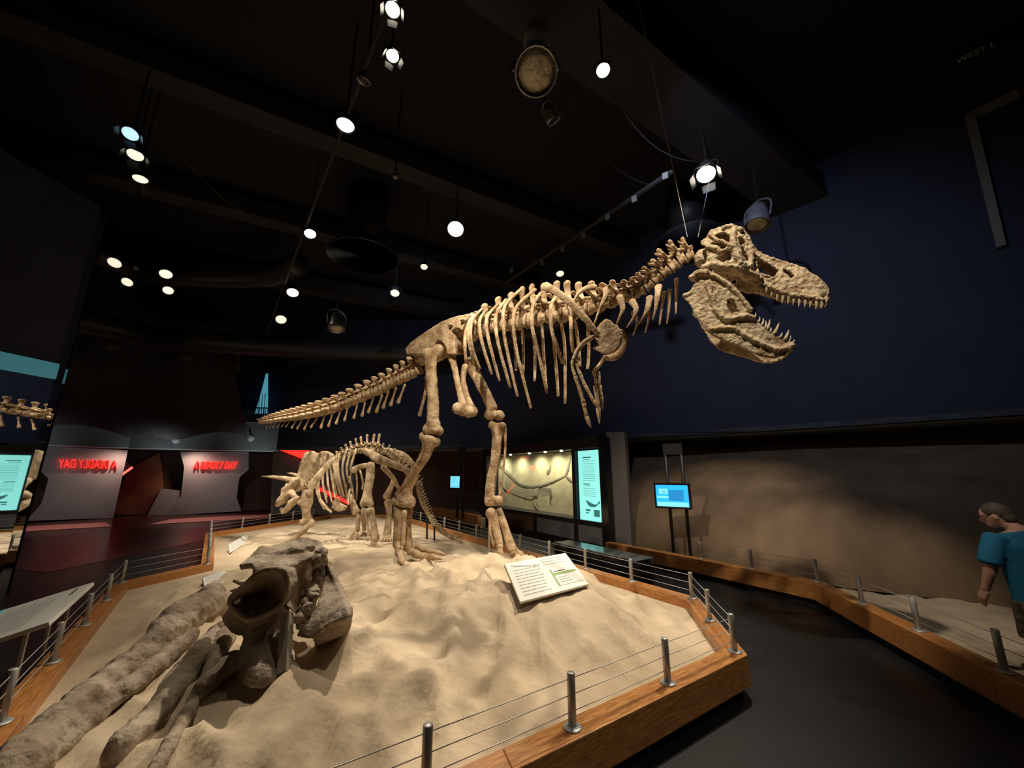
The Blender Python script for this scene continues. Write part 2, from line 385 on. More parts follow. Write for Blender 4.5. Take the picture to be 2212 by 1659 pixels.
def curb(P, closed, label, ztop=.35, wmat='wood', half=.095, splits=2.4, name='display_platform'):
    t = thing(name, label, 'platform', (sum(p[0] for p in P)/len(P), sum(p[1] for p in P)/len(P), 0))
    n = len(P)
    if closed: o1, o2, k1 = offset_poly(P, half), offset_poly(P, -half), offset_poly(P, half-.07)
    else:
        o1, o2, k1 = [], [], []
        for i in range(n):
            d1 = (V(P[i])-V(P[max(i-1, 0)])); d2 = (V(P[min(i+1, n-1)])-V(P[i])); d1 = d1 if d1.length else d2; d2 = d2 if d2.length else d1
            d1.normalize(); d2.normalize(); n1, n2 = V((d1.y, -d1.x)), V((d2.y, -d2.x)); m = (n1+n2).normalized(); s = 1/max(.4, m.dot(n1))
            o1.append(V(P[i])+m*half*s); o2.append(V(P[i])-m*half*s); k1.append(V(P[i])+m*(half-.07)*s)
    for i in range(n if closed else n-1):
        j = (i+1) % n; L = (V(P[j])-V(P[i])).length; k = max(1, round(L/splits))
        for q in range(k):
            g0, g1 = (.0015 if q else 0), (.0015 if q < k-1 else 0)
            a, b = q/k + g0/L, (q+1)/k - g1/L
            f = [o1[i].lerp(o1[j], a), o1[i].lerp(o1[j], b), o2[i].lerp(o2[j], b), o2[i].lerp(o2[j], a)]
            dd = V(P[j])-V(P[i]); an = math.atan2(dd.y, dd.x) % math.pi
            MB().prism([(*p, .10) for p in f], (0, 0, ztop-.10)).build('curb_board', 'wood' if an < 1.2 else 'wood2', t, bevel=.006)
        f = [k1[i], k1[j], o2[j], o2[i]]
        MB().prism([(*p, 0) for p in f], (0, 0, .10)).build('toe_kick', 'black', t)
    return t
curb(ISL, True, 'orange wooden platform curb around the two mounted dinosaur skeletons')
PM = MB().lathe([(.027, 0), (.027, .313), (.024, .317)], 12).mesh('post'); FM = MB().lathe([(.062, 0), (.062, .008), (.05, .013), (.03, .016)], 16).mesh('flange')
for m_ in (PM, FM): m_.materials.append(M['steel'])
def railing(P, closed, label, step=.985, z=.35, skip=()):
    t = thing('cable_railing', label, 'railing', (P[0][0], P[0][1], z)); pts = []; n = len(P)
    for i in range(n if closed else n-1):
        a, b = V(P[i]), V(P[(i+1) % n]); k = max(1, round((b-a).length/step)); pts += [a.lerp(b, q/k) for q in range(k)]
    if not closed: pts.append(V(P[-1]))
    for p in pts:
        o = place('post', PM, None, t, True, mw=Matrix.Translation((*p, z)))
        f = place('flange', FM, None, None, True); f.parent = o
    m = len(pts)
    for i in range(m if closed else m-1):
        for h in (.092, .187, .281): MB().tube([(*pts[i], z+h), (*pts[(i+1) % m], z+h)], [.0032], 6, flatcap=True).build('cable', 'cable', t, True)
    return t
railing(ISL, True, 'low steel post and cable railing around the central dinosaur platform')
# ================================================================== TYRANNOSAUR
TN = V((.56, .83, 0)).normalized(); TK = TN.dot(V((-1.45, 6.95, 0)))      # sagittal plane; lat > 0 is the camera's side
TD = V((.83, -.56, 0))
def TP(px, py, lat=0):
    d = ray(px, py); return CAMP + d*((TK-lat-TN.dot(CAMP))/TN.dot(d))
c1 = lambda x, y: (1400+x*.2109, 450+y*.2109)
c2 = lambda x, y: (1150+x*.2411, 560+y*.2411)
c3 = lambda x, y: (850+x*.2411, 560+y*.2411)
c4 = lambda x, y: (540+x*.18083, 740+y*.18083)
c5 = lambda x, y: (820+x*.2291, 880+y*.2291)
REX = thing('tyrannosaur_skeleton', 'mounted tyrannosaur skeleton striding right with open jaws over the sand', 'skeleton', (-1.0, 6.8, .5))
def lat_list(l, n): return [l]*n if not isinstance(l, (list, tuple)) else [l[min(int(i*len(l)/n), len(l)-1)] if len(l) != n else l[i] for i in range(n)]
def tbone(name, cf, pts, w_, lat=0, ratio=1., m='bone', parent=None, seg=10, sub=4, cap=.6, extra=(), remesh=0, disp=0, dsize=.08, lump=.05, cs=.2411):
    """bone through crop points; w_ = half widths in crop pixels; lat = lateral offsets"""
    L = lat_list(lat, len(pts)); P = [TP(*cf(*p), l) for p, l in zip(pts, L)]
    W = lat_list(w_, len(pts)); b = MB()
    R = [(W[i]*cs*mpp(P[i])*ratio, W[i]*cs*mpp(P[i])) for i in range(len(P))]
    b.tube(P, R, seg, TN, sub, cap, lump=lump)
    for (x, y, l, r1, r2) in extra:
        c = TP(*cf(x, y), l); k = cs*mpp(c); b.blob(c, (r1*k, r2*k, r1*k), (TD, TN, V((0, 0, 1))), lump=.1)
    return b.build(name, m, parent or REX, 9, remesh=remesh, disp=disp, dsize=dsize)
# ---- vertebra prototypes (unit centrum along X, up Z)
def vert_mesh(name, spine_h, spine_l, trans, flare, arch=.62, lean=-.15, wing=0, cr=.8):
    b = MB()
    b.lathe([(r_*cr, h_) for r_, h_ in ((.30, -.5), (.50, -.46), (.50, -.36), (.34, -.1), (.34, .1), (.50, .36), (.50, .46), (.30, .5))], 12, (0, 0, 0), (1, 0, 0))
    b.tube([(-.1, 0, .3), (-.12, 0, arch+.15)], [(.26, .3), (.30, .34)], 8, (0, 1, 0), 2)
    b.tube([(-.1, 0, arch), (lean*.6-.1, 0, arch+spine_h*.6), (lean-.1, 0, arch+spine_h)], [(.09, spine_l*.55), (.085, spine_l*.42), (.13*flare, spine_l*.52)], 8, (0, 1, 0), 3, .5)
    for s in (-1, 1):
        b.tube([(0, .1*s, arch), (-.12, .55*s, arch+.12), (-.2, trans*s, arch+.2)], [(.10, .2), (.07, .16), (.09, .2)], 7, (0, 0, 1), 2, .5)
        b.tube([(-.2, .16*s, arch), (-.62-wing, .24*s, arch+.02+wing*.3)], [.13, .10], 6, (0, 0, 1), 2)
        b.tube([(.1, .16*s, arch), (.55, .24*s, arch-.02)], [.13, .10], 6, (0, 0, 1), 2)
        if wing: b.tube([(-.1, .22*s, arch+.05), (-.45, .42*s, arch+.35), (-.8, .5*s, arch+.62)], [(.12, .22), (.1, .18), (.10, .16)], 7, (0, 0, 1), 2)
    me = b.mesh(name); me.materials.append(M['bone'])
    return me
VD = vert_mesh('vertebra', 1.05, .62, 1.05, 1.6, cr=.82)
VN = vert_mesh('vertebra', .85, .62, .95, 2.4, wing=.35, cr=.80)
VC = vert_mesh('vertebra', .95, .50, .75, 2.6, cr=.88)
def vertebra(i, C, me, hs, ws=1., par=None, lat=None, nxt=None, prv=None, ls=.90, name='vertebra', up=None):
    lat = lat or TN
    t = ((C[min(i+1, len(C)-1)]-C[max(i-1, 0)])); L = t.length/(2 if 0 < i < len(C)-1 else 1); t.normalize()
    z = lat.cross(t) if up is None else up
    if z.z < 0: z = -z
    z.normalize(); y = z.cross(t).normalized()
    w_ = L*ws
    mw = Matrix(((t.x*L*ls, y.x*w_, z.x*hs, C[i].x), (t.y*L*ls, y.y*w_, z.y*hs, C[i].y), (t.z*L*ls, y.z*w_, z.z*hs, C[i].z), (0, 0, 0, 1)))
    return place(name, me, None, par or REX, True, mw=mw)
# back and sacrum
dors = [(1005, 735), (1030, 722), (1056, 710), (1080, 703), (1105, 699), (1130, 695), (1153, 690), (1176, 685), (1203, 682), (1230, 678), (1258, 671), (1286, 664)]
dtop = [(990, 690), (1022, 678), (1060, 655), (1081, 644), (1104, 636), (1126, 625), (1154, 617), (1180, 615), (1197, 614), (1226, 611), (1254, 612), (1278, 611)]
Cd = [TP(*p) for p in dors]
for i, p in enumerate(dors):
    hs = (TP(*dtop[i])-Cd[i]).length/1.72; vertebra(i, Cd, VD, hs, 1.05)
neck = [(1286, 664), (1310, 657), (1334, 650), (1360, 641), (1383, 631), (1403, 618), (1420, 603), (1438, 588), (1456, 574), (1474, 561), (1492, 553)]
ntop = [(1292, 611), (1304, 613), (1328, 606), (1350, 606), (1368, 600), (1384, 586), (1398, 572), (1412, 560), (1434, 532), (1464, 512), (1496, 508)]
Cn = [TP(*p) for p in neck]
for i in range(1, len(neck)):
    hs = (TP(*ntop[i])-Cn[i]).length/1.55; vertebra(i, Cn, VN, hs, 1.15)
tail = [(1990, 345), (1900, 392), (1815, 432), (1740, 470), (1655, 512), (1562, 565), (1470, 603), (1375, 642), (1270, 683), (1172, 725), (1082, 765), (990, 797), (890, 826), (797, 850), (705, 868), (625, 884), (552, 897), (485, 906), (422, 914), (364, 921), (312, 929), (262, 937), (216, 944), (174, 951), (140, 957)]
Ct = [TP(*c4(*p)) for p in tail]
for i, p in enumerate(tail):
    top = 185*(1-i/26)**.8 + 35; hs = top*.18083*mpp(Ct[i])/1.62; vertebra(i, Ct, VC, hs, 1.1)
chev = [(1770, 715), (1680, 745), (1590, 775), (1510, 825), (1415, 830), (1340, 870), (1240, 900), (1130, 930), (1030, 965), (940, 995), (850, 1015), (730, 1010), (650, 1035), (565, 1030), (500, 1020), (430, 1005), (375, 1005), (330, 1020), (275, 1015), (235, 1020), (190, 1025)]
cvt = [(1850, 505), (1745, 545), (1655, 590), (1580, 630), (1475, 665), (1375, 705), (1280, 750), (1165, 790), (1080, 820), (985, 850), (890, 870), (800, 905), (705, 910), (620, 925), (550, 925), (480, 935), (425, 945), (365, 950), (310, 955), (260, 965), (215, 970)]
for a, b in zip(cvt, chev):
    m_ = ((a[0]*.55+b[0]*.45), (a[1]*.55+b[1]*.45)); k = min(1, (b[1]-a[1])/180)
    tbone('chevron', c4, [a, m_, b], [20*k, 14*k, 30*k], 0, .6, cs=.18083, seg=8, sub=3)
# ---- ribs
RIBN = [[(700, 500), (650, 640), (640, 760), (650, 910)], [(740, 480), (680, 580), (670, 700), (700, 850), (720, 950)], [(790, 450), (710, 540), (690, 680), (720, 840), (775, 980)],
        [(850, 440), (775, 540), (780, 680), (820, 840), (880, 1030)], [(930, 410), (840, 520), (840, 660), (890, 870), (950, 1090)], [(1010, 360), (920, 500), (925, 680), (970, 880), (1045, 1150)],
        [(1130, 280), (1000, 420), (985, 600), (1020, 830), (1110, 1225)], [(1270, 270), (1110, 420), (1075, 560), (1110, 850), (1230, 1330)], [(1320, 300), (1245, 430), (1245, 620), (1290, 800), (1375, 1195)],
        [(1440, 350), (1405, 450), (1420, 640), (1470, 800), (1515, 930)], [(1575, 430), (1590, 560), (1595, 700), (1610, 830)]]
for k, r in enumerate(RIBN):
    n = len(r); l = [.16, .42, .52, .46, .34][:n] if k < 10 else [.3, .42, .42, .36]
    tbone('rib', c3, r, [20, 20, 19, 17, 14][:n], l, .6, seg=8, sub=5, cap=.4)
for r in ([(60, 470), (85, 590), (100, 850), (125, 1160)], [(150, 480), (190, 740), (215, 1000), (232, 1225)], [(240, 470), (262, 600), (290, 800), (294, 1290)], [(370, 520), (390, 600), (410, 760), (428, 960)], [(470, 480), (495, 600), (505, 800), (495, 980)],
          [(-30, 520), (10, 680), (22, 900), (20, 1090)], [(-110, 560), (-90, 640), (-80, 820), (-82, 1010)], [(-210, 590), (-170, 700), (-150, 860), (-148, 995)]):
    tbone('rib', c2, r, [16, 16, 16, 14], [-.18, -.42, -.5, -.42], .55, seg=8, sub=5, cap=.4)
for r in ([(560, 250), (470, 265), (390, 340), (375, 450)], [(660, 260), (655, 330), (610, 430), (550, 590)], [(780, 330), (810, 440), (790, 500), (750, 600)], [(890, 375), (930, 445), (905, 530), (845, 610)], [(1050, 340), (1035, 430), (1000, 510), (955, 582)], [(1130, 240), (1120, 340), (1105, 440), (1080, 540)]):
    tbone('cervical_rib', c2, r, [34, 26, 15, 7], [.16, .24, .28, .26], .4, seg=8, sub=4)
for r in ([(900, 480), (940, 560), (905, 680)], [(1040, 420), (1045, 520), (1012, 655)], [(1180, 300), (1160, 430), (1140, 585)], [(1230, 280), (1225, 430), (1205, 575)], [(1290, 180), (1290, 330), (1285, 490)]):
    tbone('cervical_rib', c2, r, [20, 12, 7], [-.14, -.22, -.24], .4, seg=8, sub=4)
# ---- pelvis
def plate(name, cf, outline, lat, th, m='bone', parent=None, cs=.2411, holes=(), curve=0, remesh=.014, disp=.015, dsize=.08, step=22, PF=None, N=None):
    PF = PF or TP; N = N or TN
    def rs(lp):
        out = []
        for i in range(len(lp)):
            a, b = V(lp[i]), V(lp[(i+1) % len(lp)]); k = max(1, int((b-a).length/step)); out += [a.lerp(b, q/k) for q in range(k)]
        return out
    loops = [rs(outline)] + [rs(h) for h in holes]; vs = []; ed = []
    for lp in loops:
        k = len(vs); vs += [V((p.x, p.y)) for p in lp]; ed += [(k+i, k+(i+1) % len(lp)) for i in range(len(lp))]
    x0, x1 = min(p[0] for p in outline), max(p[0] for p in outline); y0, y1 = min(p[1] for p in outline), max(p[1] for p in outline)
    O = [tuple(p) for p in outline]; HH = [[tuple(p) for p in h] for h in holes]
    y = y0+step/2
    while y < y1:
        x = x0+step/2
        while x < x1:
            if inside(x, y, O) and not any(inside(x, y, h) for h in HH) and min([segdist(x, y, O)]+[segdist(x, y, h) for h in HH]) > step*.45: vs.append(V((x, y)))
            x += step
        y += step
    v2, e2, f2, *_ = geometry.delaunay_2d_cdt(vs, ed, [], 0, 1e-4)
    fs = []
    for f in f2:
        c = sum((v2[i] for i in f), V((0, 0)))/len(f)
        if inside(c.x, c.y, O) and not any(inside(c.x, c.y, h) for h in HH): fs.append(tuple(f))
    P = []
    for p in v2:
        l = lat(p.x, p.y) if callable(lat) else lat
        if curve: l += curve*(1-min(1, segdist(p.x, p.y, O)/120))
        P.append(PF(*cf(p.x, p.y), l))
    return P, fs, v2
def plate_obj(name, cf, outline, lat, th, m='bone', parent=None, remesh=.014, disp=.012, dsize=.07, mirror=False, extra=None, **kw):
    P, fs, v2 = plate(name, cf, outline, lat, th, **kw); N = kw.get('N') or TN; b = MB()
    n = len(P); bnd = {}
    for f in fs:
        for i in range(3): e = (f[i], f[(i+1) % 3]); bnd[e] = bnd.get(e, 0)+1
    edges = [e for e in bnd if (e[1], e[0]) not in bnd]
    def shell(Q, sgn):
        A = [p - N*th*sgn*0 for p in Q]; B = [p + N*th*sgn for p in Q]
        b.add(A+B, fs + [tuple(i+n for i in reversed(f)) for f in fs] + [(e[1], e[0], e[0]+n, e[1]+n) for e in edges])
    shell(P, 1)
    if mirror:
        Q = []
        for p, q in zip(P, v2):
            l = lat(q.x, q.y) if callable(lat) else lat
            Q.append(p + N*2*l)
        shell(Q, -1)
    if extra: extra(b)
    return b.build(name, m, parent or REX, True, remesh=remesh, disp=disp, dsize=dsize)
IL = [(115, 850), (105, 800), (150, 745), (280, 650), (440, 550), (560, 508), (665, 488), (690, 505), (640, 560), (612, 640), (590, 620), (550, 615), (515, 650), (545, 690), (548, 850), (480, 850), (470, 790), (430, 735), (390, 728), (350, 790), (270, 850)]
plate_obj('ilium', c3, IL, .26, .09)
plate_obj('ilium', c3, [(x+70, y-5) for x, y in IL], -.26, .08)
def boot(x, lat, k=1):
    tbone('pubis', c3, [(x+20, 850), (x+50, 960), (x+95, 1180), (x+140, 1330), (x+170, 1350)], [50*k, 36*k, 34*k, 44*k, 40*k], lat, .55, extra=((x+130, 1345, lat, 66*k, 44*k), (x+75, 1335, lat, 56*k, 40*k), (x+185, 1365, lat, 60*k, 40*k)), remesh=.016, disp=.012)
boot(495, .16)
tbone('pubis', c3, [(640, 960), (625, 1080), (655, 1220), (700, 1340)], [40, 32, 34, 44], -.1, .55, extra=((715, 1365, -.1, 48, 34),), remesh=.016, disp=.012)
tbone('ischium', c3, [(300, 1060), (290, 1170), (262, 1290), (235, 1395)], [26, 18, 16, 22], .05, .7)
tbone('sacrum', c3, [(250, 900), (370, 860), (480, 770), (600, 690)], [50, 62, 66, 55], 0, 1.6, remesh=.03, disp=.05)
# ---- legs
tbone('femur', c3, [(330, 850), (335, 1000), (352, 1200), (355, 1360), (352, 1480)], [66, 58, 58, 60, 64], [.36, .38, .42, .44, .44], .85, extra=((395, 825, .28, 70, 50), (310, 850, .38, 60, 54), (312, 1525, .46, 54, 60), (405, 1535, .42, 44, 60), (362, 1500, .44, 76, 60)), remesh=.016, disp=.03, dsize=.10, cap=.3)
tbone('tibia', c5, [(470, 285), (440, 430), (350, 580), (265, 740), (235, 870)], [86, 62, 48, 62, 96], [.46, .46, .44, .42, .40], .75, extra=((530, 320, .42, 52, 50), (415, 275, .48, 48, 50), (190, 880, .40, 60, 54), (295, 888, .38, 52, 54)), remesh=.016, disp=.02, cs=.2291, cap=.3)
tbone('fibula', c5, [(440, 300), (385, 470), (280, 660), (160, 820)], [24, 16, 15, 22], [.54, .54, .52, .48], .8, cs=.2291)
tbone('astragalus', c5, [(140, 880), (220, 900), (310, 915)], [40, 46, 36], .42, 1.1, cs=.2291, remesh=.015, disp=.02)
for pts, w_, l in (([(182, 965), (175, 1100), (165, 1270)], [52, 42, 44], .42), ([(270, 965), (262, 1120), (268, 1330)], [50, 38, 50], .30), ([(235, 985), (225, 1120), (215, 1290)], [30, 24, 26], .5)):
    tbone('metatarsal', c5, pts, w_, l, .9, cs=.2291)
def toe(cf, pts, w_, cs, lat, claw=True):
    P = [TP(*cf(*p), l) for p, l in zip(pts, lat_list(lat, len(pts)))]
    for i in range(len(P)-1):
        r = w_*(1-.13*i)*cs*mpp(P[i]); a, b = P[i], P[i+1]
        last = i == len(P)-2
        MB().tube([a.lerp(b, .06), a.lerp(b, .5), a.lerp(b, .94)], [r*1.05, r*.72, r*.98] if not (last and claw) else [r*.95, r*.62, r*.12], 9, (0, 0, 1), 3, .45, lump=.08).build('claw' if last and claw else 'toe_bone', 'bone', REX, True)
toe(c5, [(165, 1285), (185, 1370), (205, 1440), (228, 1498)], 44, .2291, [.44, .50, .56, .60])
toe(c5, [(285, 1345), (350, 1385), (430, 1410), (510, 1415), (600, 1432)], 44, .2291, [.28, .24, .22, .22, .22])
toe(c5, [(340, 1300), (400, 1340), (475, 1355), (545, 1365), (640, 1388)], 30, .2291, [.18, .1, .06, .04, .02])
# far leg
tbone('femur', c3, [(690, 940), (760, 1080), (840, 1230), (890, 1350)], [58, 50, 50, 54], [-.34, -.38, -.40, -.42], .9, extra=((690, 930, -.3, 60, 60), (865, 1390, -.42, 56, 56), (945, 1400, -.42, 50, 56)), remesh=.018, disp=.025, cap=.3)
tbone('tibia', c5, [(1110, 165), (1105, 330), (1085, 520), (1050, 700), (1040, 870)], [68, 54, 50, 54, 58], -.44, .8, extra=((1060, 165, -.44, 42, 40), (1160, 170, -.44, 36, 40), (1120, 880, -.44, 50, 46), (1030, 885, -.44, 50, 46)), remesh=.018, disp=.015, cs=.2291, cap=.3)
tbone('fibula', c5, [(1178, 190), (1185, 380), (1165, 600), (1135, 820)], [22, 12, 12, 18], -.5, .8, cs=.2291)
tbone('astragalus', c5, [(1020, 900), (1130, 890)], [34, 34], -.46, 1.1, cs=.2291)
for pts, w_, l in (([(1050, 985), (1095, 1130), (1125, 1290)], [60, 40, 46], -.46), ([(1125, 975), (1190, 1160), (1250, 1345)], [36, 40, 50], -.56), ([(1040, 1010), (1045, 1180), (1080, 1300)], [18, 15, 18], -.4)):
    tbone('metatarsal', c5, pts, w_, l, .9, cs=.2291)
toe(c5, [(1130, 1310), (1140, 1380), (1155, 1450), (1140, 1550)], 38, .2291, [-.44, -.40, -.36, -.3])
toe(c5, [(1255, 1370), (1300, 1425), (1370, 1455), (1450, 1475)], 44, .2291, [-.56, -.58, -.6, -.62])
toe(c5, [(1270, 1340), (1340, 1390), (1420, 1430)], 30, .2291, [-.6, -.66, -.7])
tag(tbone('support_strut', c5, [(1035, 1060), (1030, 1440)], [9, 9], -.52, 1, 'post', cs=.2291), 'thin brown support rod behind the rear foot', None)
# ---- shoulder and arms
tbone('scapula', c2, [(110, 240), (230, 300), (370, 420), (480, 540), (560, 640)], [46, 36, 38, 36, 30], [.46, .54, .56, .54, .5], .35, seg=12, sub=5, remesh=.013, disp=.01)
COR = [(560, 630), (610, 570), (655, 532), (700, 545), (722, 575), (760, 590), (790, 640), (798, 710), (785, 770), (740, 820), (680, 850), (620, 840), (570, 815), (530, 795), (575, 775), (565, 720), (545, 680)]
plate_obj('coracoid', c2, COR, .46, .05, remesh=.012)
tbone('coracoid', c2, [(790, 640), (822, 690), (805, 790), (740, 870), (665, 885)], [18, 30, 40, 40, 24], [.1, .02, 0, 0, .05], .6)
for pts, w_, l in (([(545, 695), (470, 740), (410, 810), (370, 900)], [20, 22, 22, 22], .5), ):
    tbone('humerus', c2, pts, w_, l, .9)
tbone('ulna', c2, [(358, 915), (362, 980), (383, 1040)], [16, 13, 18], .52, .9); tbone('radius', c2, [(392, 912), (405, 975), (432, 1035)], [16, 12, 16], .48, .9)
def finger(pts, w_, lat, nm='finger_bone'):
    for i in range(len(pts)-1):
        a, b = pts[i], pts[i+1]; last = i == len(pts)-2
        e = lambda t: (a[0]+(b[0]-a[0])*t, a[1]+(b[1]-a[1])*t)
        tbone('claw' if last else nm, c2, [e(.05), e(.5), e(.95)], [w_*1.15, w_*.85, w_*1.1] if not last else [w_*1.1, w_*.9, w_*.2], lat, .9, seg=8, sub=2)
finger([(385, 1050), (432, 1190), (460, 1292), (485, 1410), (526, 1515)], 19, .52)
finger([(435, 1045), (470, 1130), (550, 1270), (600, 1352)], 16, .48)
tbone('humerus', c2, [(650, 875), (600, 950), (555, 1000)], [20, 17, 18], -.45, .9)
tbone('ulna', c2, [(548, 1010), (562, 1060), (572, 1115)], [15, 12, 15], -.45, .9); tbone('radius', c2, [(595, 1015), (600, 1060), (598, 1115)], [12, 10, 13], -.48, .9)
finger([(565, 1130), (590, 1330), (602, 1480)], 20, -.45); finger([(605, 1130), (620, 1230), (632, 1350)], 13, -.5)
# ---- skull
SK = [(540, 330), (600, 290), (640, 225), (740, 185), (850, 155), (920, 190), (985, 205), (1012, 260), (1018, 325), (1080, 400), (1180, 470), (1300, 515), (1420, 555), (1560, 600), (1680, 660), (1780, 740), (1840, 810), (1862, 880), (1840, 968),
      (1750, 955), (1650, 915), (1500, 893), (1380, 880), (1280, 840), (1200, 790), (1130, 745), (1060, 705), (960, 655), (900, 612), (800, 628), (690, 628), (630, 602), (560, 625), (515, 600), (590, 550), (605, 470), (580, 430), (600, 385), (545, 365)]
SH = [[(1090, 465), (1180, 530), (1335, 630), (1305, 690), (1215, 722), (1140, 665), (1120, 560)], [(1370, 610), (1440, 635), (1500, 688), (1465, 718), (1420, 665), (1385, 650)],
      [(690, 262), (800, 238), (842, 295), (855, 372), (770, 325), (690, 305)], [(680, 515), (760, 470), (846, 400), (850, 525), (765, 548)], [(935, 395), (975, 400), (1022, 510), (1028, 560), (978, 500)], [(925, 262), (985, 318), (1000, 352), (948, 375), (925, 330)], [(640, 345), (740, 335), (830, 385), (760, 420), (690, 385), (640, 390)]]
def interp(x, T):
    if x <= T[0][0]: return T[0][1]
    for (a, va), (b, vb) in zip(T, T[1:]):
        if x <= b: return va+(vb-va)*(x-a)/(b-a)
    return T[-1][1]
STOP = [(540, 330), (740, 185), (850, 155), (1000, 220), (1080, 400), (1300, 515), (1560, 600), (1780, 740), (1860, 860)]
def sklat(x, y):
    w_ = interp(x, [(520, .30), (700, .36), (950, .33), (1100, .22), (1300, .135), (1600, .10), (1780, .08), (1862, .04)])
    d = y - interp(x, STOP); return w_*(.62+.38*sst(0, 150, d))
def skextra(b):
    top = SK[1:19]                      # roof strip from near to far side
    vs = []; K = 6
    for (x, y) in top:
        l = sklat(x, y); p = TP(*c1(x, y), l)
        for k in range(K+1):
            u = k/K; q = p + TN*2*l*u; vs.append(q + V((0, 0, 1))*(.05*math.sin(math.pi*u)*(.4+min(1, l*4))))
    n = len(top)
    lo = [v - V((0, 0, .035)) for v in vs]; m_ = len(vs)
    fs = [(i*(K+1)+k, i*(K+1)+k+1, (i+1)*(K+1)+k+1, (i+1)*(K+1)+k) for i in range(n-1) for k in range(K)]
    bl = [(K+1)*i for i in range(n)]; br = [(K+1)*i+K for i in range(n)]
    per = bl + [(n-1)*(K+1)+k for k in range(1, K+1)] + br[::-1][1:] + [k for k in range(K-1, 0, -1)]
    b.add(vs+lo, fs + [tuple(i+m_ for i in reversed(f)) for f in fs] + [(per[i], per[(i+1) % len(per)], per[(i+1) % len(per)]+m_, per[i]+m_) for i in range(len(per))])
    def bar(pts, r, lo_=0, k=1.):
        P = [TP(*c1(x, y), sklat(x, y)+lo_) for x, y in pts]; b.tube(P, [(r*.2109*mpp(P[0])*k, r*.2109*mpp(P[0]))]*len(P), 8, TN, 3, .5, lump=.2)
    bar([(560, 610), (650, 575), (780, 590), (900, 600), (1040, 650), (1160, 720)], 22, .02)       # jugal bar
    bar([(880, 200), (870, 330), (910, 470), (960, 560), (1000, 610)], 30, .02)                      # postorbital
    bar([(630, 260), (700, 320), (790, 350), (860, 400)], 16, .025)
    bar([(600, 400), (680, 400), (760, 440), (830, 400)], 26, .01)
    bar([(1040, 370), (1060, 480), (1050, 600)], 26, .015)                                           # lacrimal
    bar([(1000, 250), (1090, 420), (1200, 490), (1400, 560), (1600, 630), (1780, 760)], 16, -.01)   # nasal ridge
    bar([(1200, 770), (1330, 850), (1500, 885), (1660, 910), (1790, 940)], 22, .015)                 # tooth row rim
    bar([(760, 205), (850, 185), (960, 225)], 26, .03)
    # palate and braincase
    b.blob(TP(*c1(700, 460), 0), (.16, .15, .14), (TD, TN, V((0, 0, 1))))
    b.blob(TP(*c1(560, 520), 0), (.10, .12, .12), (TD, TN, V((0, 0, 1))))
    b.tube([TP(*c1(700, 620), 0), TP(*c1(1100, 700), 0), TP(*c1(1500, 800), 0)], [(.10, .03), (.11, .03), (.08, .03)], 8, TN, 3)
    for (x0, y0, x1, y1) in ((740, 560, 860, 700), (1000, 660, 1130, 740)):
        b.tube([TP(*c1(x0, y0), -.1), TP(*c1(x1, y1), -.16)], [(.03, .10), (.03, .08)], 8, TN, 2)
SKULL = plate_obj('skull', c1, SK, sklat, .045, 'skullbone', mirror=True, extra=skextra, holes=SH, remesh=.0115, disp=.034, dsize=.04, step=26, cs=.2109)
def tooth(par, x, y, x2, y2, lat, r=14):
    a, b = TP(*c1(x, y), lat), TP(*c1(x2, y2), lat*.92); k = .2109*mpp(a); m_ = a.lerp(b, .55) + TD*.006
    MB().tube([a, m_, b], [(r*k*.7, r*k), (r*k*.5, r*k*.75), (r*k*.08, r*k*.1)], 8, TN, 2, .2).build('tooth', 'tooth', par, True)
def sub(par, f):
    pre = set(COL.objects); f(); return [o for o in COL.objects if o not in pre]
for (x, y, l) in ((1215, 810, 60), (1268, 840, 70), (1325, 862, 85), (1380, 885, 92), (1438, 892, 95), (1492, 898, 92), (1550, 908, 100), (1610, 918, 96), (1665, 928, 88), (1725, 950, 85), (1780, 958, 70), (1815, 962, 60)):
    tooth(SKULL, x, y-20, x-10, y+l*1.08, sklat(x, y)+.01, 19)
for (x, y, l) in ((1230, 800, 90), (1290, 850, 95), (1350, 870, 100), (1410, 885, 105), (1480, 895, 100), (1560, 905, 90), (1630, 915, 85), (1700, 940, 80)):
    tooth(SKULL, x, y-25, x-8, y+l, -sklat(x, y), 16)
# ---- lower jaw
JW = [(425, 725), (470, 668), (540, 618), (575, 640), (630, 658), (700, 690), (800, 750), (920, 832), (990, 930), (1050, 1020), (1080, 1100), (1150, 1180), (1250, 1250), (1350, 1310), (1440, 1358), (1482, 1400), (1475, 1445), (1400, 1500), (1280, 1532), (1150, 1512), (1000, 1440), (800, 1360), (650, 1300), (560, 1210), (480, 1090), (410, 960), (352, 910), (362, 868), (430, 850), (482, 790), (490, 752)]
JH = [[(805, 930), (880, 930), (915, 1030), (950, 1085), (860, 1085), (810, 1010)], [(690, 715), (760, 745), (820, 800), (740, 790)]]
def jlat(x, y): return interp(x, [(350, .33), (600, .34), (900, .27), (1200, .17), (1400, .09), (1482, .03)])
def jextra(b):
    def bar(pts, r, o=0):
        P = [TP(*c1(x, y), jlat(x, y)+o) for x, y in pts]; b.tube(P, [r*.2109*mpp(P[0])]*len(P), 8, TN, 3, .5, lump=.2)
    bar([(600, 760), (650, 900), (690, 1030), (800, 1130), (1000, 1100), (1090, 1120)], 26, .012)
    bar([(560, 650), (700, 700), (850, 800), (960, 920), (1050, 1040)], 24, .012)
    bar([(640, 1240), (850, 1220), (1050, 1330), (1300, 1440), (1440, 1420)], 20, .012)
    bar([(440, 715), (520, 660), (600, 660)], 34, .015)
    bar([(365, 890), (430, 870), (490, 780)], 18, 0)
    b.tube([TP(*c1(1440, 1420), .06), TP(*c1(1440, 1420), -.06)], [.06, .06], 8)
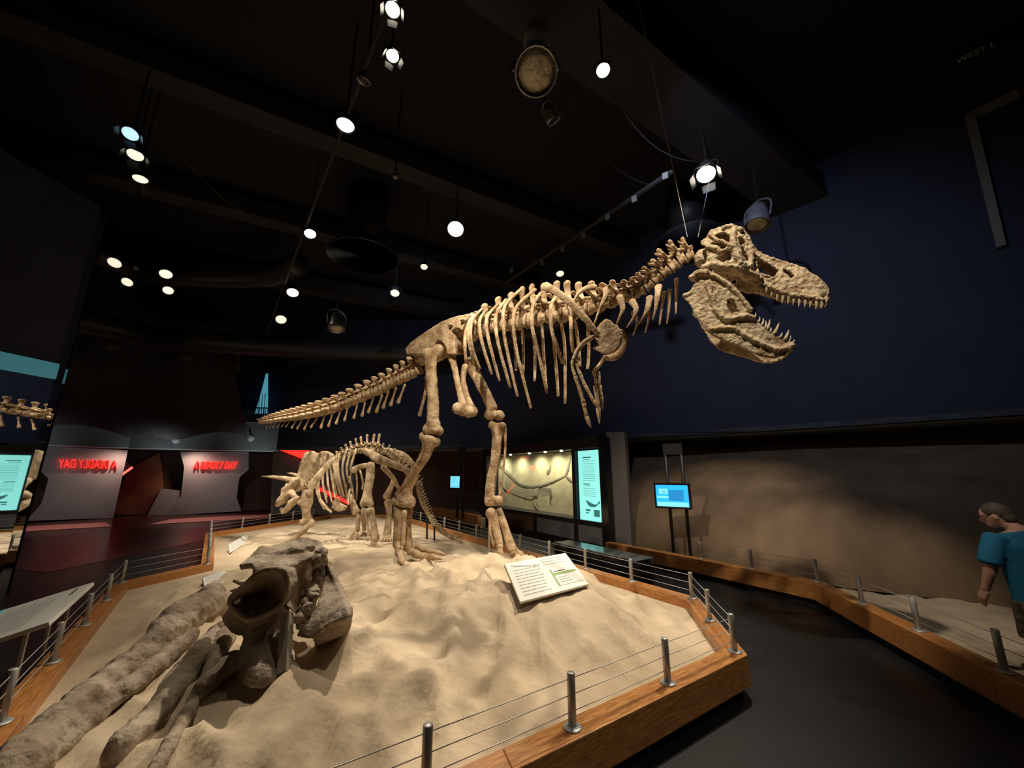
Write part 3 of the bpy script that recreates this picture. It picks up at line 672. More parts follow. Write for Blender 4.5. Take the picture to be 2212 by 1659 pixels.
JAW = plate_obj('lower_jaw', c1, JW, jlat, .045, 'skullbone', mirror=True, extra=jextra, holes=JH, remesh=.0115, disp=.024, dsize=.05, step=26, cs=.2109)
LT = [(1090, 1125, 1100, 1066, 9), (1132, 1165, 1142, 1106, 10), (1168, 1195, 1178, 1122, 12), (1202, 1225, 1203, 1148, 12), (1220, 1240, 1248, 1135, 15), (1250, 1268, 1256, 1212, 10), (1292, 1285, 1342, 1168, 19), (1352, 1322, 1372, 1268, 12), (1398, 1350, 1442, 1242, 18), (1432, 1380, 1462, 1302, 13), (1462, 1400, 1502, 1342, 13), (1478, 1415, 1506, 1384, 9)]
for (x, y, x2, y2, r) in LT: tooth(JAW, x, y, x2, y2, jlat(x, y), r)
for (x, y, x2, y2, r) in LT[1:-2:2]: tooth(JAW, x, y, x2, y2, -jlat(x, y), r*.9)
# ---- suspension wires
for q, lb in (((1365, -60), 'thin steel wire from ceiling to the last neck vertebra'), ((1537, 368), 'thin steel wire from the blazing spotlight down to the skull')):
    a = TP(1485 if q[0] < 1400 else 1508, 512); e = atz(q[0], q[1], 9.1 if q[0] < 1400 else 7.5)
    tag(MB().tube([a, e], [.004], 6, flatcap=True).build('suspension_wire', 'cable'), lb, 'wire')
# ================================================================== TRICERATOPS
c6 = lambda x, y: (540+x*.20796, 940+y*.20796)
TRI = thing('triceratops_skeleton', 'mounted triceratops skeleton standing behind the tyrannosaur legs', 'skeleton', (-4.2, 10.0, .4))
YV = V((0, 1, 0))
def dbone(name, pts, w_, ratio=1., cf=c6, cs=.20796, par=None, m='tribone', seg=9, sub=4, extra=(), remesh=0, disp=0, dsize=.08, cap=.6, lump=.05, hint=None):
    P = [aty(*cf(p[0], p[1]), p[2]) for p in pts]; b = MB(); W = lat_list(w_, len(P))
    b.tube(P, [(W[i]*cs*mpp(P[i])*ratio, W[i]*cs*mpp(P[i])) for i in range(len(P))], seg, hint or YV, sub, cap, lump=lump)
    for (x, y, Y, r) in extra:
        c = aty(*cf(x, y), Y); k = cs*mpp(c)*r; b.blob(c, k, lump=.1)
    return b.build(name, m, par or TRI, 6, remesh=remesh, disp=disp, dsize=dsize)
for a_ in (VD, VN, VC): pass
VTm = VD.copy(); VTm.materials.clear(); VTm.materials.append(M['tribone']); VTC = VC.copy(); VTC.materials.clear(); VTC.materials.append(M['tribone'])
def chain(pts, n, me, hs, ws, par, cf=c6):
    P = [aty(*cf(p[0], p[1]), p[2]) for p in pts]; b = []
    L = [0]
    for i in range(1, len(P)): L.append(L[-1]+(P[i]-P[i-1]).length)
    for k in range(n):
        s = L[-1]*k/(n-1); i = max(j for j in range(len(L)) if L[j] <= s+1e-6); i = min(i, len(P)-2)
        b.append(P[i].lerp(P[i+1], (s-L[i])/(L[i+1]-L[i])))
    for k in range(n):
        t = (b[min(k+1, n-1)]-b[max(k-1, 0)]).normalized(); lat = t.cross(V((0, 0, 1))).normalized(); u = k/(n-1)
        vertebra(k, b, me, hs[0]+(hs[1]-hs[0])*u, ws[0]+(ws[1]-ws[0])*u, par, lat)
chain([(560, 560, 10.3), (640, 490, 10.2), (740, 400, 10.05)], 7, VTm, (.07, .07), (1.1, 1.1), TRI)
chain([(740, 400, 10.05), (860, 300, 9.98), (960, 225, 9.92), (1090, 170, 9.85), (1220, 150, 9.8), (1320, 165, 9.8)], 14, VTm, (.05, .235), (1.1, 1.1), TRI)
chain([(1320, 165, 9.8), (1420, 190, 9.85), (1520, 260, 9.95), (1600, 350, 10.1), (1650, 430, 10.2)], 10, VTC, (.13, .12), (1.0, 1.2), TRI)
chain([(1650, 430, 10.2), (1735, 510, 10.3), (1755, 620, 10.4), (1785, 715, 10.45), (1840, 815, 10.45), (1900, 925, 10.4), (1985, 1010, 10.3), (2080, 1070, 10.2), (2195, 1112, 10.1)], 34, VTC, (.13, .05), (1.7, 1.2), TRI)
FR = [(440, 590), (418, 560), (470, 460), (490, 390), (510, 310), (540, 225), (575, 178), (640, 162), (700, 188), (745, 165), (800, 166), (855, 195), (890, 250), (850, 320), (770, 370), (700, 430), (620, 470), (560, 530), (500, 590)]
plate_obj('frill', c6, FR, lambda x, y: 10.55 - .25*sst(430, 880, x) + .22*math.sin((x-420)/450*math.pi), .10, 'tribone', TRI, remesh=.022, disp=.02, dsize=.15, PF=aty, N=YV, step=26)
dbone('brow_horn', [(470, 470, 10.5), (380, 455, 10.5), (250, 436, 10.55), (120, 428, 10.6)], [36, 28, 17, 3])
dbone('brow_horn', [(500, 425, 10.75), (450, 405, 10.8), (390, 393, 10.85)], [20, 15, 3])
def trisk():
    b = MB()
    def t(pts, w_, r=1.): 
        P = [aty(*c6(*p[:2]), p[2]) for p in pts]; b.tube(P, [(k*.20796*mpp(P[0])*r, k*.20796*mpp(P[0])) for k in w_], 9, YV, 3, .5, lump=.15)
    t([(480, 470, 10.5), (430, 530, 10.48), (395, 600, 10.45), (330, 680, 10.45), (290, 720, 10.45)], [40, 36, 30, 44, 26], 1.6)
    t([(345, 560, 10.45), (330, 630, 10.45), (300, 700, 10.45)], [22, 18, 20])
    t([(340, 555, 10.45), (390, 545, 10.45), (430, 600, 10.42)], [16, 14, 18])
    t([(370, 530, 10.45), (385, 490, 10.45)], [14, 6])
    t([(430, 600, 10.4), (470, 640, 10.35), (495, 665, 10.35)], [40, 26, 16])
    return b.build('skull', 'tribone', TRI, True, remesh=.02, disp=.03, dsize=.08)
trisk()
dbone('lower_jaw', [(490, 650, 10.35), (440, 700, 10.4), (390, 760, 10.42), (345, 800, 10.45)], [24, 40, 30, 24], 1.4, remesh=.02, disp=.02, extra=((325, 770, 10.45, 22),))
for r in ([(870, 225), (872, 330), (900, 480), (950, 650)], [(930, 190), (912, 320), (935, 480), (975, 640)], [(1000, 165), (962, 310), (968, 430), (1000, 540)], [(1055, 150), (1012, 290), (1008, 400), (1030, 490)], [(1105, 145), (1062, 270), (1045, 340), (1048, 410)], [(900, 205), (890, 330), (915, 480), (960, 600)]):
    dbone('rib', [(p[0], p[1], 9.75-.28*math.sin(math.pi*min(1, (i+.6)/4))) for i, p in enumerate(r)], [13, 13, 12, 9], .7, seg=7)
for r in ([(760, 390), (758, 520), (800, 700)], [(800, 350), (812, 520), (850, 690)], [(835, 330), (858, 500), (885, 650)], [(715, 450), (715, 590), (760, 730), (845, 800)], [(690, 500), (700, 620), (770, 770)], [(1040, 560), (1020, 640), (1020, 720)]):
    dbone('rib', [(p[0], p[1], 9.85-.15*i) for i, p in enumerate(r)], [12, 11, 9, 12], .7, seg=7)
for r in ([(1100, 370), (1112, 500), (1105, 680)], [(1145, 370), (1172, 490), (1165, 560)], [(1040, 430), (1060, 560), (1080, 650)], [(980, 480), (1000, 600), (1010, 680)], [(740, 420), (770, 560), (800, 640)], [(860, 400), (880, 520), (900, 620)]):
    dbone('rib', [(p[0], p[1], 10.35) for p in r], [11, 11, 9], .7, seg=7)
dbone('scapula', [(855, 240, 9.6), (800, 320, 9.55), (715, 425, 9.5), (625, 545, 9.55)], [24, 36, 42, 50], .35, remesh=.018, disp=.01)
dbone('humerus', [(600, 600, 9.5), (585, 690, 9.5), (585, 790, 9.52), (600, 890, 9.55)], [62, 74, 48, 52], .55, extra=((620, 600, 9.42, 40), (520, 700, 9.5, 30), (545, 905, 9.55, 36), (640, 910, 9.55, 34)), remesh=.018, disp=.02)
dbone('radius', [(640, 915, 9.55), (570, 965, 9.45), (450, 1075, 9.3), (330, 1130, 9.2)], [36, 26, 20, 18]); dbone('ulna', [(610, 935, 9.6), (560, 1000, 9.5), (470, 1080, 9.4)], [26, 24, 18])
plate_obj('sternum', c6, [(848, 700), (885, 655), (915, 640), (930, 700), (1008, 742), (985, 785), (930, 797), (880, 790), (850, 755)], 9.65, .06, 'tribone', TRI, remesh=.016, disp=.03, dsize=.08, PF=aty, N=YV, step=24)
dbone('sternum', [(740, 680, 9.7), (780, 740, 9.65), (845, 800, 9.6)], [14, 18, 12])
dbone('ilium', [(1130, 150, 9.55), (1230, 180, 9.5), (1340, 250, 9.45), (1480, 300, 9.5), (1640, 375, 9.7)], [22, 40, 52, 40, 26], .5, remesh=.02, disp=.015)
dbone('ilium', [(1330, 150, 10.1), (1450, 165, 10.15), (1590, 220, 10.25), (1690, 300, 10.4)], [20, 34, 46, 30], .6, remesh=.02, disp=.015)
dbone('pubis', [(1270, 310, 9.45), (1160, 322, 9.5), (1065, 365, 9.55)], [24, 26, 34], .5); dbone('ischium', [(1380, 330, 9.6), (1480, 440, 9.8), (1550, 560, 10.0)], [30, 24, 18])
dbone('femur', [(1250, 300, 9.25), (1248, 430, 9.22), (1222, 590, 9.2), (1212, 690, 9.2)], [46, 48, 46, 66], .8, extra=((1175, 715, 9.2, 36), (1250, 715, 9.2, 40)), remesh=.018, disp=.02, cap=.5)
dbone('tibia', [(1240, 770, 9.2), (1280, 900, 9.2), (1296, 1060, 9.2)], [52, 30, 48], .9, extra=((1300, 1070, 9.2, 48),), remesh=.018, disp=.015, cap=.4); dbone('fibula', [(1200, 770, 9.15), (1215, 900, 9.15), (1238, 1040, 9.15)], [18, 12, 16])
def paw(x, y, Y, k=1.):
    for dx, l in ((-60, 1.), (-28, 1.1), (8, 1.05), (38, .8)):
        dbone('toe_bone', [(x+dx*.35*k, y-60*k, Y), (x+dx*.7*k, y-25*k, Y-.03)], [13*k, 14*k], seg=7, sub=2); dbone('toe_bone', [(x+dx*.8*k, y-20*k, Y-.04), (x+dx*1.15*k-12*k, y+20*k*l, Y-.08)], [15*k, 10*k], seg=7, sub=2)
paw(1290, 1175, 9.15, 1.05)
dbone('femur', [(1490, 480, 10.0), (1455, 560, 10.0), (1415, 640, 10.0)], [26, 28, 40]); dbone('tibia', [(1435, 690, 10.0), (1445, 820, 10.0), (1425, 1030, 10.0)], [44, 30, 44], remesh=.02); paw(1430, 1090, 9.95, .95)
dbone('humerus', [(1040, 620, 10.2), (1080, 740, 10.15), (1100, 800, 10.1)], [24, 36, 46], .8, remesh=.02, disp=.02); dbone('radius', [(1125, 830, 10.1), (1118, 990, 10.1)], [22, 22]); dbone('ulna', [(1172, 775, 10.1), (1188, 985, 10.1)], [26, 18])
paw(1100, 1060, 10.05, .8); paw(1190, 1045, 10.1, .6)
for x, y0, y1, Y in ((1838, 850, 1075, 10.38), (1915, 950, 1088, 10.32)):
    dbone('support_rod', [(x, y0, Y), (x, y1, Y)], [9, 9], m='black', seg=8, sub=1)

# ================================================================== FOREGROUND FOSSILS
c8 = lambda x, y: (380+x*.3127, 1140+y*.3127)
PEL = thing('pelvis_fossil', 'large brown dinosaur pelvis with an open hip socket propped up on the sand', 'fossil', (-1.6, 3.1, .4))
PK = 1.13
def ak(px, py, Y): return aty(px, py, Y*PK)
def pl(name, outline, Yf, th, m='darkbone', disp=.03, dsize=.12, step=30, extra=None, rem=.012, N=YV): return plate_obj(name, c8, outline, Yf, th, m, PEL, remesh=rem, disp=disp, dsize=dsize, PF=ak, N=N, step=step, extra=extra)
def tb8(b, pts, w_, r=1., lump=.12, hint=None):
    P = [ak(*c8(*p[:2]), p[2]) for p in pts]; W = lat_list(w_, len(P)); b.tube(P, [(W[i]*.3127*mpp(P[i])*r, W[i]*.3127*mpp(P[i])) for i in range(len(P))], 10, hint or YV, 4, .5, lump=lump)
IA = [(435, 257), (480, 222), (520, 185), (560, 138), (600, 122), (640, 130), (720, 108), (800, 82), (880, 60), (960, 72), (1010, 105), (1028, 150), (1000, 195), (900, 228), (790, 295), (740, 305), (680, 295), (600, 305), (545, 325), (535, 275), (515, 242), (475, 250)]
pl('ilium', IA, lambda x, y: 3.15 + .62*sst(310, 60, y) + .05*math.sin(x/130), .06, N=V((0, .45, -.89)), disp=.03, dsize=.10, extra=lambda b: (tb8(b, [(770, 300, 3.16), (860, 240, 3.25), (960, 200, 3.34), (1015, 150, 3.45)], [22, 24, 26, 22]), tb8(b, [(545, 318, 3.16), (640, 296, 3.12), (755, 305, 3.12)], 18), tb8(b, [(600, 200, 3.42), (760, 190, 3.46), (940, 130, 3.6)], [30, 36, 30], 1.0, .3)))
RG = [(752, 305), (775, 400), (740, 520), (640, 590), (520, 635), (455, 612), (375, 520), (400, 462), (480, 392), (560, 322), (650, 290)]
pl('hip_socket', RG, lambda x, y: 3.02 + .24*min(1, segdist(x, y, RG)/110), .16, disp=.012, step=26, extra=lambda b: (tb8(b, [(p[0], p[1], 3.02) for p in RG+RG[:2]], 20, 1., .15), b.blob(ak(*c8(590, 455), 3.37), (.19, .07, .17)), b.blob(ak(*c8(480, 530), 3.24), (.14, .06, .12))))
FL = [(765, 300), (1000, 150), (1030, 190), (1000, 330), (905, 480), (855, 612), (800, 570), (745, 520), (775, 410)]
pl('iliac_wing', FL, lambda x, y: 3.14 + .5*sst(760, 1000, x) + .1*min(1, segdist(x, y, FL)/90), .09, disp=.015, N=V((-.75, .66, 0)))
b = MB(); tb8(b, [(1015, 165, 3.55), (1000, 300, 3.52), (955, 450, 3.46), (890, 590, 3.38), (860, 680, 3.3)], [34, 44, 50, 44, 26], 1., .5); b.build('sacrum', 'darkbone', PEL, True, remesh=.012, disp=.05, dsize=.05)
for k in range(11):
    u = k/10; x, y = (1010-60*u*1.6, 175+150*u*1.2) if k < 5 else (965-110*(k-5)/5, 440+190*(k-5)/5)
    b = MB()
    for q in range(4): b.blob(ak(*c8(x+random.uniform(-22, 22), y+random.uniform(-14, 14)), 3.42-.035*k+random.uniform(-.05, .05)), [random.uniform(.022, .05) for _ in '123'], lump=.5, seg=8, rings=5)
    b.build('sacral_vertebra', 'darkbone', PEL, True, remesh=.01, disp=.02, dsize=.03)
IB = [(1040, 240), (1100, 370), (1150, 480), (1190, 580), (1196, 622), (1172, 760), (1110, 890), (1000, 905), (960, 842), (930, 752), (838, 738), (850, 700), (900, 640), (960, 560), (1000, 440), (1022, 330)]
def ibY(x, y):
    cr = 745 - (x-940)*.53 if x > 940 else 745
    return 3.0 + .55*sst(cr, 250, y) if y < cr else 3.0 + .38*sst(cr, cr+200, y)
pl('ilium', IB, ibY, .10, disp=.02, extra=lambda b: tb8(b, [(1040, 245, 3.55), (1110, 390, 3.4), (1188, 590, 3.04), (1165, 620, 3.02), (1060, 665, 3.0), (945, 748, 3.0), (845, 738, 3.02)], [12, 13, 16, 16, 15, 13, 12], 1., .1))
SL = [(520, 640), (640, 600), (738, 535), (762, 620), (722, 800), (692, 1060), (600, 1130), (500, 1112), (432, 1062), (415, 960), (440, 820), (452, 760), (385, 740), (330, 662), (300, 622), (372, 545), (450, 615)]
pl('pubis', SL, lambda x, y: 3.06 - .30*sst(600, 1120, y) + .12*abs((x-580)/200)**2, .10, disp=.03)
b = MB(); a_, e_ = ak(*c8(770, 590), 3.06), ak(*c8(735, 1085), 2.86); e_.z = HS(e_.x, e_.y)-.02
b.tube([a_, e_], [(.05, .055), (.05, .055)], 4, (1, 1, 0), 1, flatcap=True); tag(b.build('support_prop', 'post', PEL, bevel=.004), 'square brown wooden prop', None)
b = MB(); tb8(b, [(400, 365, 3.45), (450, 385, 3.4), (520, 390, 3.3)], [16, 14, 10]); tb8(b, [(380, 437, 3.3), (440, 425, 3.25)], [12, 12]); b.build('bone_fragment', 'darkbone', PEL, True, remesh=.012, disp=.02)
b = MB(); tb8(b, [(800, 650, 3.1), (890, 655, 3.2)], [10, 8]); b.build('bone_fragment', 'darkbone', PEL, True)
# ---- long bones lying on the sand
def longbone(label, pts, w_, lift=None, m='darkbone', name='limb_bone', extra=(), lump=.10, ends=(), ridge=()):
    P = []
    for i, (x, y) in enumerate(pts):
        s = on_sand(x, y+w_[i]*.75); P.append(aty(x, y, s.y)+V((0, 0, .0)))
        if lift and lift[i]: P[-1] = aty(x, y, s.y*lift[i])
    b = MB(); b.tube(P, [w_[i]*mpp(P[i]) for i in range(len(P))], 16, (0, 0, 1), 6, .6, lump=lump)
    if ridge:
        Q = [aty(x, y, on_sand(x, y+r*.6).y) for x, y, r in ridge]; b.tube(Q, [r*mpp(q) for q, (x, y, r) in zip(Q, ridge)], 12, (0, 0, 1), 6, .8, lump=.3)
    for (x, y, r) in ends:
        c = aty(x, y, P[0].y); b.blob(c, r*mpp(c), lump=.3)
    return tag(b.build(name, m, None, True, remesh=.012, disp=.035, dsize=.09), label, 'fossil', 'long fossil limb bones in the foreground')
longbone('longest grey-brown fossil limb bone lying across the lower left sand', [(480, 1298), (440, 1308), (385, 1345), (325, 1402), (250, 1462), (170, 1530), (90, 1605), (10, 1690)], [20, 32, 40, 29, 33, 40, 48, 58], ends=((452, 1296, 32), (478, 1306, 22)), ridge=[(415, 1372, 16), (350, 1425, 20), (280, 1480, 22), (200, 1545, 24), (120, 1625, 26)], lump=.22)
longbone('curved dark fossil limb bone with a blunt rounded tip between the other two', [(472, 1366), (440, 1405), (390, 1470), (330, 1545), (270, 1600), (238, 1640)], [18, 26, 28, 24, 28, 24], lump=.2)
longbone('thin reddish brown fossil bone running out under the pelvis to the lower edge', [(505, 1430), (450, 1478), (415, 1525), (375, 1590), (330, 1680)], [26, 22, 14, 15, 18], lump=.25)
longbone('knobbly broken fossil bone piece wedged beside the hip socket', [(490, 1350), (478, 1390), (462, 1430), (450, 1468)], [18, 22, 18, 16], name='bone_piece', lump=.5)
# ================================================================== SIGNS ON THE SAND
def sign(label, BL, BR, TL, th=.02, name='sign_panel', lines=None, title=None, box=False, legs=True):
    BL, BR, TL = V(BL), V(BR), V(TL); U = BR-BL; W = TL-BL; N = U.cross(W).normalized(); TR = TL+U
    t = thing(name, label, 'sign', tuple(BL))
    MB().prism([BL, BR, TR, TL], -N*th).build('board', 'signwhite', t, bevel=.002)
    MB().prism([BL-N*th*1.01, BR-N*th*1.01, TR-N*th*1.01, TL-N*th*1.01], -N*.008).build('backing', 'post', t)
    if legs:
        for u in (.2, .8):
            p = BL+U*u+W*.75-N*th*1.6; z = HS(p.x, p.y)-.03; MB().box((p.x, p.y, (p.z+z)/2), (.03, .03, max(.03, p.z-z))).build('leg', 'post', t)
    ul, wl = U.length, W.length
    def at(u, v, e=.0012): return BL + U*u + W*v + N*e
    def bar(u0, u1, v, h, m='inkgrey', nm='print_line'):
        MB().prism([at(u0, v), at(u1, v), at(u1, v+h), at(u0, v+h)], N*.0006).build(nm, m, t)
    if title:
        me = textmesh(title, 1); sc = .38*ul/max(p.co.x for p in me.vertices); Mx = Matrix((U.normalized()*sc, W.normalized()*sc, N*sc)).transposed().to_4x4(); Mx.translation = at(.07, .86, .002)
        place('title', me, 'ink', t, mw=Mx)
    rr = random.Random(3)
    for (u0, u1, v0, v1, n) in (lines or ()):
        for k in range(n):
            v = v0+(v1-v0)*k/max(1, n-1); u = u0; e = u1 - rr.uniform(0, .05)
            while u < e:
                l = rr.uniform(.02, .07); bar(u, min(e, u+l), v, .018); u += l+.009
    if box:
        bar(.60, .96, .12, .012, 'inkgrey'); bar(.60, .96, .40, .07, 'green', 'green_band'); bar(.57, .60, .12, .46, 'green', 'green_edge')
        for k in range(3): bar(.63, .63+.2-.03*k, .2+.06*k, .018)
        bar(.62, .80, .50, .02, 'ink')
    return t
s0 = on_sand(1124, 1303); z0 = s0.z+.06
BL = atz(1124, 1300, z0); BR = atz(1272, 1261, z0); TL = atz(1090, 1218, z0+.20)
sign('white sign headed Tyrannosaurus propped on the sand before the tyrannosaur foot', BL, BR, TL, lines=((.07, .47, .74, .10, 9), (.53, .90, .90, .74, 3)), title='TYRANNOSAURUS', box=True)
s0 = on_sand(498, 1196); BL = atz(498, 1194, s0.z+.03); BR = atz(538, 1168, s0.z+.03); TL = atz(494.5, 1176, s0.z+.15)
sign('small white sign on the sand farthest back by the left curb', BL, BR, TL, lines=((.1, .9, .75, .3, 3),))
s0 = on_sand(446, 1278); BL = atz(445, 1275, s0.z+.03); BR = atz(495, 1253, s0.z+.03); TL = atz(438, 1249, s0.z+.12)
sign('small white sign standing just left of the brown pelvis', BL, BR, TL, lines=((.1, .8, .85, .15, 6),))
# large slanted reader panel by the left curb
RD = thing('reader_panel', 'large slanted white reader panel on grey legs outside the left curb', 'sign', (-4.4, 3.8, 0))
A0, A1 = atz(106, 1343, .80), atz(203, 1257, .80); dA = (A1-A0).normalized(); out = V((-dA.y, dA.x, 0))
if out.x > 0: out = -out
B0, B1 = A0+out*.62-V((0, 0, .17)), A1+out*.62-V((0, 0, .17)); NN = (A1-A0).cross(B0-A0).normalized(); NN = NN if NN.z > 0 else -NN
MB().prism([A0, A1, B1, B0], -NN*.035).build('board', 'signwhite', RD, bevel=.004)
def rq(u0, u1, v0, v1, m): 
    f = lambda u, v: A0 + (A1-A0)*u + (B0-A0)*v + NN*.001
    MB().prism([f(u0, v0), f(u1, v0), f(u1, v1), f(u0, v1)], NN*.0008).build('print_line', m, RD)
for k in range(13): rq(.10, .86 - .05*(k % 3), .30+.04*k, .312+.04*k, 'inkgrey')
rq(.72, .92, .14, .17, 'ink'); rq(.0, 1, .93, 1, 'teallight')
for u in (.12, .55, .95):
    p = A0.lerp(A1, u)+out*.14; MB().box((p.x, p.y, .36), (.05, .02, .72), math.atan2(dA.y, dA.x)).build('leg', 'steel', RD)
    MB().box((p.x, p.y, .01), (.14, .12, .02), math.atan2(dA.y, dA.x)).build('foot_plate', 'steel', RD)

# ================================================================== RIGHT PLATFORM
RC = [(2.30, 9.93), (3.63, 8.04), (4.64, 6.42), (4.42, 5.4), (4.08, 3.67), (3.70, 1.75)]
curb(RC, False, 'orange wooden curb along the brown wall on the right', name='side_platform')
RAILP = [(3.63, 8.04), (4.64, 6.42), (4.42, 5.4), (4.08, 3.67), (3.70, 1.75)]
railing(RAILP, False, 'low steel post and cable railing on the curb along the brown wall', .92)
poly = [(2.30, 9.93), (3.63, 8.04), (4.64, 6.42), (4.42, 5.4), (4.08, 3.67), (3.70, 1.75), (13.3, 1.75), (13.3, 3.6), (8.4, 5.5), (5.7, 7.2), (3.1, 10.6)]
sb = MB(); idx = {}
for j in range(60):
    for i in range(60):
        x, y = 2.3+.21*i, 1.7+.24*j
        if inside(x, y, poly): idx[i, j] = len(sb.v); sb.v.append(V((x, y, .07 + .05*noise.fractal(V((x, y, 5)), 1, 2, 4))))
for j in range(59):
    for i in range(59):
        q = [idx.get(k) for k in ((i, j), (i+1, j), (i+1, j+1), (i, j+1))]
        if None not in q: sb.f.append(tuple(q))
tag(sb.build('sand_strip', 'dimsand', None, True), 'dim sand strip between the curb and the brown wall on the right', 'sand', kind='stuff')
# monitors on twin poles
def monitor(label, TLp, TRp, BLp, BRp, Y, poles, ztop, zb, screen2=True):
    P = [aty(*p, Y[i]) for i, p in enumerate((TLp, TRp, BRp, BLp))]; U = (P[1]-P[0]+P[2]-P[3])/2; U.z = 0; Hh = ((P[0].z-P[3].z)+(P[1].z-P[2].z))/2; c = sum(P, V())/4
    u = U.normalized(); n = V((u.y, -u.x, 0)); n = n if n.y < 0 else -n; Wd = U.length; R = Matrix((u, -n, V((0, 0, 1)))).transposed()
    t = thing('wall_monitor', label, 'monitor', (c.x, c.y, zb))
    MB().box(c-n*.04, (Wd+.09, .07, Hh+.09), R=R).build('casing', 'blackgloss', t, bevel=.008)
    def q(x0, x1, y0, y1, m, e): MB().box(c + u*(x0+x1)/2*Wd + V((0, 0, (y0+y1)/2*Hh)) + n*e, ((x1-x0)*Wd, .003, (y1-y0)*Hh), R=R).build('screen' if e < .002 else 'screen_area', m, t)
    q(-.5, .5, -.5, .5, 'bluescreen' if screen2 else 'bluelight', .0)
    if screen2:
        q(-.10, .36, -.22, .28, 'bluedark', .003); q(-.40, -.13, .08, .32, 'bluelight', .004); q(-.48, .48, -.5, -.30, 'bluelight', .003)
        for k in range(3): q(-.30, -.18, .12+.06*k, .14+.06*k, 'bluedark', .006)
        q(-.48, -.12, -.12, -.02, 'bluelight', .003)
    else:
        for k in range(4): q(-.3, .1+.1*(k % 2), .3-.1*k, .33-.1*k, 'bluescreen', .004)
        q(-.4, .4, -.4, -.35, 'bluescreen', .004)
    for s in poles:
        p = c + u*s*Wd - n*.10; MB().tube([(p.x, p.y, zb), (p.x, p.y, ztop)], [.035], 10, flatcap=True).build('pole', 'black', t, True)
        MB().box((p.x, p.y, zb+.01), (.16, .16, .02)).build('base_plate', 'black', t)
    a, b_ = c+u*poles[0]*Wd-n*.10, c+u*poles[1]*Wd-n*.10; MB().box(((a.x+b_.x)/2, (a.y+b_.y)/2, ztop-.12), ((b_-a).length+.07, .07, .24), R=R).build('header', 'black', t)
    return t
monitor('blue touchscreen monitor on two black poles against the brown wall', (1416, 1047), (1486, 1049), (1419, 1092), (1489, 1097), (8.95, 8.55, 8.55, 8.95), (-.14, .36), 2.60, .08)
monitor('smaller far blue monitor on two black poles behind the tyrannosaur shin', (973, 1028.5), (992.5, 1029), (973, 1053), (992.5, 1053.5), (15.6, 15.3, 15.3, 15.6), (.15, .75), 2.98, .3, False)
tag(MB().prism([(-1.25, 14.9, .1), (-1.1, 14.9, .1), (-3.6, 19.0, .1), (-3.75, 19.0, .1)], (0, 0, .34)).build('wood_curb', 'wood2'), 'far dim wooden curb under the smaller monitor', 'curb')
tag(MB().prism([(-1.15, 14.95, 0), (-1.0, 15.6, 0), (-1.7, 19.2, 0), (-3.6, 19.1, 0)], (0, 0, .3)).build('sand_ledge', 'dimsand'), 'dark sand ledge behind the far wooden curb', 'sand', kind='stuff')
# ================================================================== DISPLAY CASE
Cr, Cd_ = V((2.35, 10.2, 0)), V((-.52, .855, 0)).normalized(); Cn_ = V((-Cd_.y, Cd_.x, 0)); Cn_ = Cn_ if Cn_.y < 0 else -Cn_      # Cn_ faces the island
RC3 = Matrix((Cd_, -Cn_, V((0, 0, 1)))).transposed()
CASE = thing('display_case', 'long lit wall display case holding a dark fish fossil slab', 'display case', tuple(Cr+Cd_*3))
def cb(name, t0, t1, z0, z1, d0, d1, m, bevel=0, smooth=False):
    c = Cr+Cd_*(t0+t1)/2+Cn_*(d0+d1)/2; return MB().box((c.x, c.y, (z0+z1)/2), (t1-t0, d1-d0, z1-z0), R=RC3).build(name, m, CASE, bevel=bevel)
cb('frame', -.14, .10, 0, 2.86, -.12, .06, 'blackgloss'); cb('frame', 1.05, 1.2, 0, 2.8, -.5, .05, 'black'); cb('frame', 6.35, 6.7, 0, 2.9, -.8, .06, 'black')
cb('top_rail', .1, 6.4, 2.62, 2.9, -.6, .06, 'black'); cb('sill', .1, 6.4, .64, .74, -.6, .05, 'black'); cb('plinth', .1, 6.4, 0, .2, -.6, .03, 'black'); cb('frame', 3.0, 3.2, .1, .7, -.5, .03, 'black')
cb('lower_panel', .16, 1.05, .2, .64, -.1, .02, 'greypanel'); cb('lower_panel', 1.2, 3.0, .2, .64, -.1, .02, 'greypanel'); cb('lower_panel', 3.2, 6.35, .2, .64, -.1, .02, 'maroonwall')
cb('back_panel', .1, 6.4, .2, 2.8, -.75, -.6, 'black')
cb('fossil_slab', 1.2, 6.35, .745, 2.60, -.58, -.48, 'rock')
cb('graphic_panel', .2, 1.0, .745, 2.56, -.06, -.02, 'tealscreen')
def gl_(t0, t1, z0, z1, m='tealink', nm='print_line'): cb(nm, t0, t1, z0, z1, -.02, -.016, m)
rr = random.Random(5)
for z, w_, h in [(2.36, .34, .03), (2.31, .26, .014), (2.27, .52, .006)] + [(2.2-.055*k, .5-.06*rr.random(), .010) for k in range(9)] + [(1.66, .26, .024), (1.62, .3, .01)] + [(1.56-.05*k, .48-.05*rr.random(), .010) for k in range(5)]:
    gl_(.82-w_, .82, z, z+h)
wc = Cr+Cd_*.5+Cn_*(-.012)
def gpoint(t, z, e=-.012): return Cr+Cd_*t+Cn_*e+V((0, 0, z))
MB().tube([gpoint(.72, 1.24), gpoint(.6, 1.16), gpoint(.42, 1.13), gpoint(.3, 1.17), gpoint(.22, 1.23)], [(.004, .02), (.004, .055), (.004, .035), (.004, .014), (.004, .03)], 8, Cn_, 3).build('whale_picture', 'tealink', CASE, True)
gl_(.24, .45, .86, 1.03, 'tealink', 'map_picture'); gl_(.58, .76, .98, 1.03); gl_(.64, .76, .92, .95)
